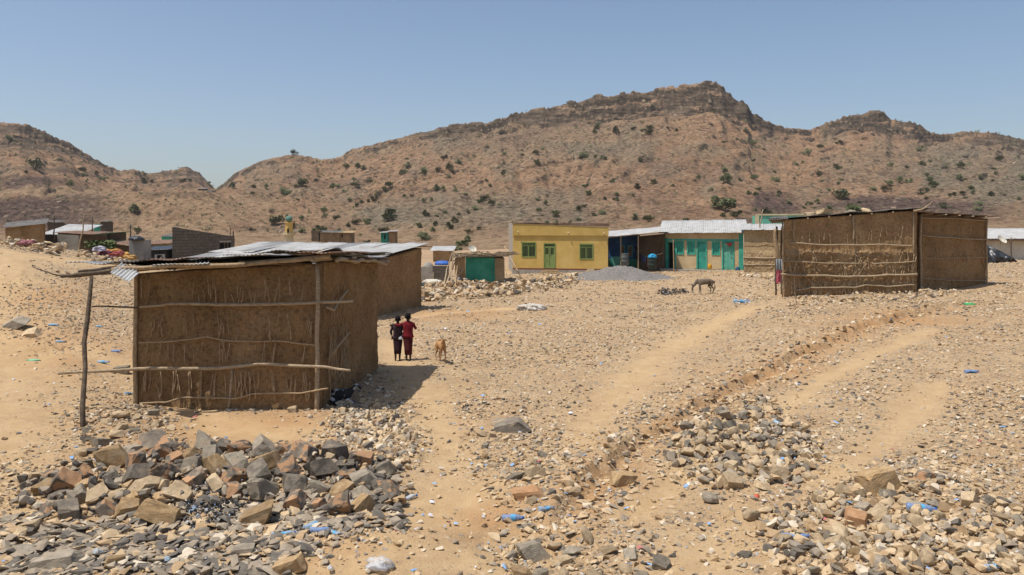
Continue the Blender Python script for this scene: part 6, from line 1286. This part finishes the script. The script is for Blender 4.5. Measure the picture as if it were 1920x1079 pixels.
# ---------------------------------------------------------------- plastic bottles and litter
def plastic(name, c, a=.55):
    m, nt, b, vec = new_mat(name); b.inputs['Base Color'].default_value = (*c, 1); b.inputs['Roughness'].default_value = .18; b.inputs['Transmission Weight'].default_value = a; b.inputs['IOR'].default_value = 1.2; b.inputs['Specular IOR Level'].default_value = .7
    bump(nt, b, noise(nt, vec, 25, 4, .6), .5, .02); return m
PB = [plastic('pale_blue_plastic', (.55,.72,.88)), plastic('blue_plastic', (.33,.46,.74), .5), plastic('clear_plastic', (.80,.84,.86))]
CAPM = mat('blue_cap', (.02,.12,.45), rough=.4, bst=0); LABM = mat('sky_blue_label', (.12,.38,.60), rough=.5, bst=0)
def bottle(px, row, wpx, ang, kind, label, crush=.0, tilt=0, lab=True, grp=None):
    p = gp(px, row); L = wpx/FPX*p.y; r_ = L*.155; root = thing('plastic_bottle', label, 'bottle', p, grp)
    M_ = Matrix.Translation(p+Vector((0,0,r_*.9))) @ Matrix.Rotation(ang, 4, 'Z') @ Matrix.Rotation(tilt, 4, 'Y') @ Matrix.Translation(Vector((-L/2, 0, 0)))
    prof = [(0,.6),(.01,.95),(.05,1),(.18,.94),(.22,1),(.34,.93),(.38,1.0),(.60,1.0),(.64,.9),(.78,.72),(.88,.36),(.93,.32)]; rg = []
    rr = random.Random(int(px)); ph = rr.uniform(0, 6)
    for t, k in prof:
        cr = 1-crush*math.sin(math.pi*min(1, t/.85))*.9
        rg.append([M_ @ Vector((t*L, math.cos(a)*r_*k*(1+.12*crush*math.sin(3*a+ph)), math.sin(a)*r_*k*cr+crush*.3*r_*math.sin(t*9+ph)*(t < .8))) for a in np.linspace(0, 2*math.pi, 15)[:-1]])
    MB().rings(rg).build('body', PB[kind], root, True)
    MB().tube([M_ @ Vector((.925*L, 0, 0)), M_ @ Vector((L, 0, 0))], r_*.38, 10).build('cap', CAPM, root, True)
    if lab:
        rg = [[M_ @ Vector((t*L, math.cos(a)*r_*1.03, math.sin(a)*r_*1.03*(1-crush*.8))) for a in np.linspace(0, 2*math.pi, 15)[:-1]] for t in (.39, .59)]; MB().rings(rg, cap=False).build('label_band', LABM, root, True)
BT = [(962,977,42,.1,1,'bluest bottle of all, lying in the middle of the foreground',0,0,True), (1025,958,34,.6,0,'blue bottle half buried right of the bluest one in the middle',.4,.1,True), (1728,960,52,-.25,1,'blue bottle with bright label among stones at the far right',.1,0,True), (1492,1014,56,.1,1,'long crushed blue bottle left in the right foreground stones',.5,0,True),
 (317,1056,36,1.7,0,'upright looking pale bottle with blue bottom at the bottom left',.1,.5,True), (676,958,46,-.4,2,'clear bottle with blue cap end on the right flank of the big heap',.35,.1,False), (532,1008,44,.5,0,'pale crushed bottle leftmost of the cluster below the ochre wedge boulder',.5,0,True), (588,990,44,1.0,0,'pale blue bottle in the top of the bottle cluster',.3,0,True),
 (604,1000,44,.2,1,'bluish bottle in the middle of the bottle cluster',.3,0,False), (628,1004,34,-.4,0,'short pale bottle at the right end of the bottle cluster',.4,0,True), (192,1042,38,1.2,2,'clear bottle leaning against the brown lumpy boulder at bottom left',.2,.5,False), (716,872,32,.2,1,'small blue bottle at the right end of the big heap top',.2,0,True),
 (720,935,34,.3,0,'pale bottle fragment low on the right side of the big heap',.5,0,False), (766,938,38,.7,2,'clear crumpled bottle right of the big heap by the path',.6,0,False), (356,992,26,.4,0,'pale blue bottle end below the big ochre boulder',.3,0,False), (1464,800,30,-.9,0,'pale blue bottle beside the stone heap right of the rut',.4,.2,True),
 (1862,1070,46,.2,0,'light blue bottle cut by the bottom edge near the right corner',.3,0,True), (1378,831,14,1.4,0,'small pale blue bottle inside the stone heap right of the rut',.3,.4,False), (622,1072,30,1.5,2,'clear bottle end at the bottom edge left of centre',.2,.6,False),
 (101,612,20,-.1,0,'pale bottle on gravel left of the leaning post, leftmost of three',.3,0,True), (113,643,16,.2,0,'pale bottle by the shaded ditch on the left',.3,0,True), (186,614,13,0,0,'tiny pale bottle just right of the leaning post',.3,0,True), (194,682,22,0,0,'pale blue bottle under the second rail right of the leaning post',.2,0,True), (218,661,18,-.1,1,'dark blue bottle right of the leaning post',.2,0,False), (243,741,20,1.1,0,'pale bottle standing near the left corner of the near hut',.3,.3,True),
 (1822,700,26,.1,1,'blue crushed bottle on open ground at the right side',.5,0,True), (1880,803,16,.2,0,'small blue bottle on open ground near the right edge',.3,0,True), (1390,569,30,.05,0,'long blue piece of plastic on the ground right of the donkey',.6,0,True)]
for q in BT: bottle(*q[:6], q[6], q[7], q[8])
crumple('plastic_bag', gp(714, 1068)+Vector((0,0,.03)), .30, .2, .16, plastic('clear_film', (.85,.83,.8), .6), 'clear crumpled plastic bag on the bare earth at the bottom edge', 'bag', 21, None, 4, .6)
crumple('paper_scrap', gp(1302, 908), .22, .18, .03, mat('grey_paper', (.6,.57,.5), bst=.2), 'pale grey scrap of sheet lying left of the biggest pale boulder', 'paper', 22, None, 3, .4)
crumple('green_bag', gp(1818, 572), .32, .25, .12, mat('green_plastic', (.05,.36,.12), rough=.5), 'bright green plastic scrap on the ground below the right mud house', 'bag', 23, None, 3, .4)
crumple('red_scrap', gp(1418, 934), .1, .08, .07, mat('red_plastic', (.6,.12,.06), rough=.5), 'tiny red and yellow wrapper beside the right stone spread', 'wrapper', 24, None, 3, .4)
crumple('charcoal_lump', gp(1397, 1045), .17, .12, .1, RM['dark'], 'black charred lump on bare ground at the left of the right stones', 'lump', 25, None, 4, .5)
crumple('green_scrap', gp(62, 676), .35, .12, .04, mat('pale_green_plastic', (.2,.5,.3), rough=.5), 'pale green strip of plastic on the red earth at the left', 'plastic strip', 26, None, 3, .5)
def litter(name, poly, n, s0, s1, mats, kw, label, seed, zh=.05, fl=(.1, .4)):
    X, Y, Z = inpx(poly, n, seed, s0, s1, 2); r = np.random.default_rng(seed); return scatter(name, X, Y, Z, kw, label, seed, mats=mats, zoff=r.random(n)*zh, npts=8, flat_=fl, boxy=0)
LM = [mat('litter_white', (.6,.6,.62), rough=.5, bst=0), mat('litter_blue', (.25,.42,.66), rough=.4, bst=0), mat('litter_black', (.03,.03,.03), rough=.5, bst=0), mat('litter_pink', (.5,.15,.15), rough=.6, bst=0), mat('ash', (.13,.12,.115), bst=.4)]
litter('litter', [(0,470),(250,560),(700,600),(1450,540),(1920,560),(1920,1079),(0,1079)], 420, .04, .13, LM, [3, 4, 0, .6, 0], 'small scattered bits of pale and blue plastic litter over the ground', 51)
litter('litter', [(780,575),(1000,572),(1080,600),(1000,640),(800,620)], 50, .06, .2, LM, [3, 4, .4, .5, 0], 'pale plastic litter on the ground around the white sack', 52)
litter('burnt_rubbish', [(345,935),(400,905),(480,915),(470,945),(430,985),(350,1000)], 700, .02, .10, [LM[4], PB[0], LM[2], PB[2], GM[0]], [5, 1.4, 6, 1, 3], 'patch of burnt bottles and ash between the two ochre boulders', 53, .10, (.3, .9))
litter('burnt_rubbish', [(1230,548),(1245,544),(1285,545),(1292,551),(1270,556),(1235,555)], 260, .06, .22, [LM[4], LM[0], LM[2], DARKF, STICK], [3, .5, 5, 4, 1], 'dark patch of charred rubbish in front of the grazing donkey', 54, .14, (.3, .8))
litter('litter', [(1380,566),(1400,562),(1416,565),(1410,572),(1385,574)], 24, .06, .2, LM, [1, 3, 1, 0, 0], 'bits of blue plastic on the ground left of the right mud house', 55)
# ---------------------------------------------------------------- shrubs on the hills
def leafmat(name, c1, c2):
    m, nt, b, vec = new_mat(name); oi = nt.nodes.new('ShaderNodeObjectInfo'); n_ = noise(nt, vec, 2.5, 4)
    col = ramp(nt, math_(nt, 'ADD', math_(nt, 'MULTIPLY', n_, .7), math_(nt, 'MULTIPLY', oi.outputs['Random'], .3)), [(.3, c1), (.7, c2)]); nt.links.new(col, b.inputs['Base Color']); b.inputs['Roughness'].default_value = .8; b.inputs['Specular IOR Level'].default_value = .1; return m
LEAF = [leafmat('acacia_leaf', (.085,.10,.045), (.165,.17,.08)), leafmat('dry_shrub_leaf', (.13,.11,.07), (.21,.18,.11)), leafmat('feathery_leaf', (.075,.10,.035), (.125,.145,.06))]
def bush_mesh(name, seed, lm, n=420, flat_=.62, tall=1.0):
    r = random.Random(seed); V, F_, M_ = [], [], []
    lobes = [(r.gauss(0, .22), r.gauss(0, .22), r.uniform(.25, .6)*tall, r.uniform(.16, .3)) for _ in range(r.randint(5, 9))]
    for lx, ly, lz, lr in lobes:        # limbs from the foot to every lobe
        mb = MB().tube([(0,0,-.25), (lx*.4, ly*.4, lz*.45*flat_), (lx, ly, lz*flat_)], [.028,.018,.008], 4); b0 = len(V); V += mb.v; F_ += [tuple(b0+i for i in f) for f in mb.f]; M_ += [1]*len(mb.f)
    for _ in range(n):
        lx, ly, lz, lr = r.choice(lobes); d = Vector((r.gauss(0, 1), r.gauss(0, 1), r.gauss(0, 1))).normalized()*lr*r.random()**.35
        c = Vector((lx+d.x, ly+d.y, max(.02, (lz+d.z)*flat_))); s = r.uniform(.035, .08); a = Vector((r.gauss(0, 1), r.gauss(0, 1), r.gauss(0, .6))).normalized()*s; b_ = a.orthogonal().normalized()*s*r.uniform(.5, 1)
        k = len(V); V += [tuple(c-a), tuple(c+b_), tuple(c+a), tuple(c-b_)]; F_.append((k, k+1, k+2, k+3)); M_.append(0)
    me = bpy.data.meshes.new(name); me.from_pydata(V, [], F_); me.materials.append(lm); me.materials.append(STICK); me.polygons.foreach_set('material_index', M_); return me
BM = [bush_mesh('shrub', 300+i, LEAF[0], 430, r_, t_) for i, (r_, t_) in enumerate(((.9,1),(.8,1),(1,1),(.85,1.1),(.75,.9),(.95,1.2)))]
BD = [bush_mesh('dry_shrub', 400+i, LEAF[1], 150, .7) for i in range(3)]
def shrub(px, row, wpx, label, group, dry=False, lo=126., hi=640, rr=random, mesh=None, name='shrub', cat='shrub'):
    p = gp(px, row, lo if row < 436 else 60., hi); w = wpx/FPX*p.y; o = bpy.data.objects.new(name, mesh or rr.choice(BD if dry else BM)); COL.objects.link(o)
    o.location = p; s = w*1.15; o.scale = (s, s, s*rr.uniform(.8, 1.25)); o.rotation_euler = (0, 0, rr.uniform(0, 6.28)); return tag(o, label, cat, group)
rb = random.Random(17); NB = 0
BIG = [(1355,394,46,'widest dark shrub low on the main hill above the ochre house'), (1577,375,26,'round dark shrub on the slope above the right mud house'), (1357,345,24,'dark shrub halfway up the main hill under the peak'), (565,349,20,'dark shrub left of centre high on the main hill slope'), (728,414,30,'big shrub on the lower slope between the minaret and the yellow house'),
 (550,291,11,'lone shrub standing on the skyline knoll left of the main hill'), (257,399,20,'lone round shrub on the tan spoil slope at the left'), (515,421,26,'shrub right behind the minaret on the left'), (1217,416,20,'dark shrub just above the blue shop roof'), (1382,408,20,'shrub right of the widest dark one above the ochre house'), (65,318,24,'dark shrub clump high on the left hill'), (128,350,15,'small tree on the red slope of the left hill'),
 (600,439,24,'olive shrub on the valley floor beside the stick enclosure'), (870,462,26,'shrub at the foot of the slope left of the yellow house'), (855,471,17,'shrub by the pale mound right of the little white roofed hut'), (257,438,14,'lone little shrub on the valley floor left of the block building'), (880,452,14,'dark shrub just above the green hut')]
for a, b_, w_, lb in BIG: shrub(a, b_, w_, lb, None, rr=rb)
def region(px, row):
    if px < 400: return ('shrubs on the left hill', 'small dark shrub dotted over the left hill and its lower slopes')
    if px < 700: return ('shrubs on the lower left shoulder of the main hill', 'shrub on the shoulder of the main hill above the near hut roof')
    if px < 1000: return ('shrubs in the dense belt of the main hill', 'shrub in the dense belt of the main hill, centre of the picture')
    if px < 1450: return ('shrubs below the big cliff', 'shrub on the slope between the peak and the village roofs')
    return ('shrubs on the right hills', 'shrub on the hills above the right mud house')
spots = []
def addspots(n, x0, x1, top, bot, s0, s1, dry=.12):
    k = 0
    while k < n:
        a = rb.uniform(x0, x1); sk_ = np.interp(a, [q[0] for q in SKYL], [q[1] for q in SKYL]); lo_ = sk_+top; b_ = lo_+(bot-lo_)*rb.random()
        if fbm(np.array([a/45.]), np.array([b_/30.]), 3, 12)[0]+rb.uniform(-.5, .75) < 0: continue
        spots.append((a, b_, s0+(s1-s0)*rb.random()**1.8+4*(b_-250)/180*rb.random(), rb.random() < dry)); k += 1
addspots(120, 640, 1120, 45, 445, 5, 14); addspots(45, 430, 720, 22, 440, 5, 14); addspots(90, 1080, 1480, 60, 415, 5, 14); addspots(80, 1480, 1920, 45, 400, 6, 15); addspots(26, 0, 400, 25, 345, 6, 14, .3)
addspots(14, 560, 900, 200, 455, 8, 18)
spots.sort(key=lambda s: -s[2])
for a, b_, w_, dry in spots[:278]:
    g_, lb = region(a, b_); shrub(a, b_, w_, lb, g_, dry, rr=rb)
# the countless small ones and the skyline scrub: one object
rest = [(a, b_, w_) for a, b_, w_, d in spots[278:]]
for _ in range(1500):
    a = rb.uniform(0, 1920); sk_ = np.interp(a, [q[0] for q in SKYL], [q[1] for q in SKYL]); rest.append((a, sk_+6+(430-sk_)*rb.random()**1.1, rb.uniform(2.5, 7.5)))
for _ in range(60):
    a = rb.uniform(0, 1900); sk_ = np.interp(a, [q[0] for q in SKYL], [q[1] for q in SKYL]); rest.append((a, sk_+rb.uniform(2, 9), rb.uniform(2.5, 5)))
Vs, Fs_, k = [], [], 0
for a, b_, w_ in rest:
    p = gp(a, b_, 126, 640); w = w_/FPX*p.y
    if p.y > 1.01*np.interp(a, PXS, HCOL[:, 8]): continue
    for _ in range(26):
        c = p+Vector((rb.gauss(0, .25)*w, rb.gauss(0, .25)*w, rb.uniform(0, .6)*w)); s = w*rb.uniform(.07, .16); u_ = Vector((rb.gauss(0,1), rb.gauss(0,1), rb.gauss(0,1))).normalized()*s; v2 = u_.orthogonal().normalized()*s
        Vs += [tuple(c-u_), tuple(c+v2), tuple(c+u_), tuple(c-v2)]; Fs_.append((k, k+1, k+2, k+3)); k += 4
o = fmesh('scrub', np.array(Vs), np.array(Fs_), [LEAF[0]], smooth=False); tag(o, 'tiny grey green scrub sprinkled over all the dry hills', kind='stuff')
FE_ = bush_mesh('feathery_bush', 900, LEAF[2], 900, .7, 1.1)
shrub(182, 470, 62, 'bright green feathery bush beside the crooked pole in the left village', None, lo=50, hi=70, rr=rb, mesh=FE_, name='feathery_bush', cat='bush')
fb = [o_ for o_ in COL.objects if o_.name.startswith('feathery_bush')][0]; fb.location = P(186, 474, 48.5); fb.scale = (2.2, 1.6, 1.35)
o = shrub(1, 1, 1, 'green clump of dry cuttings on the right mud house roof', None, mesh=BM[1], name='green_clump', cat='plant', rr=rb); o.location = FR(xx(1600), .4, zl+(zrr-zl)*xx(1600)/wR+.12); o.scale = (.8, .6, .45)

# ---------------------------------------------------------------- dusty air
hz, nth, _b, _v = new_mat('dusty_air'); nth.nodes.remove(_b); vol = nth.nodes.new('ShaderNodeVolumePrincipled'); vol.inputs['Color'].default_value = (.86, .90, .95, 1); vol.inputs['Density'].default_value = HAZE; vol.inputs['Anisotropy'].default_value = .3
nth.links.new(vol.outputs[0], nth.nodes['Material Output'].inputs['Volume'])
lowz = min(float((np.array([ground.data.vertices[i].co.z for i in range(0, len(ground.data.vertices), 997)])).min()), 0)
mb = MB(); x_, y0_, y1_, z0_, z1_ = 1800, -60, 1900, lowz-12, 160
mb.hexa([(-x_,y0_,z0_),(x_,y0_,z0_),(x_,y1_,z0_),(-x_,y1_,z0_),(-x_,y0_,z1_),(x_,y0_,z1_),(x_,y1_,z1_),(-x_,y1_,z1_)])
tag(mb.build('haze', hz), 'thin dusty haze in the air over the valley', kind='stuff')
S.cycles.volume_bounces = 1; S.cycles.volume_step_rate = 1
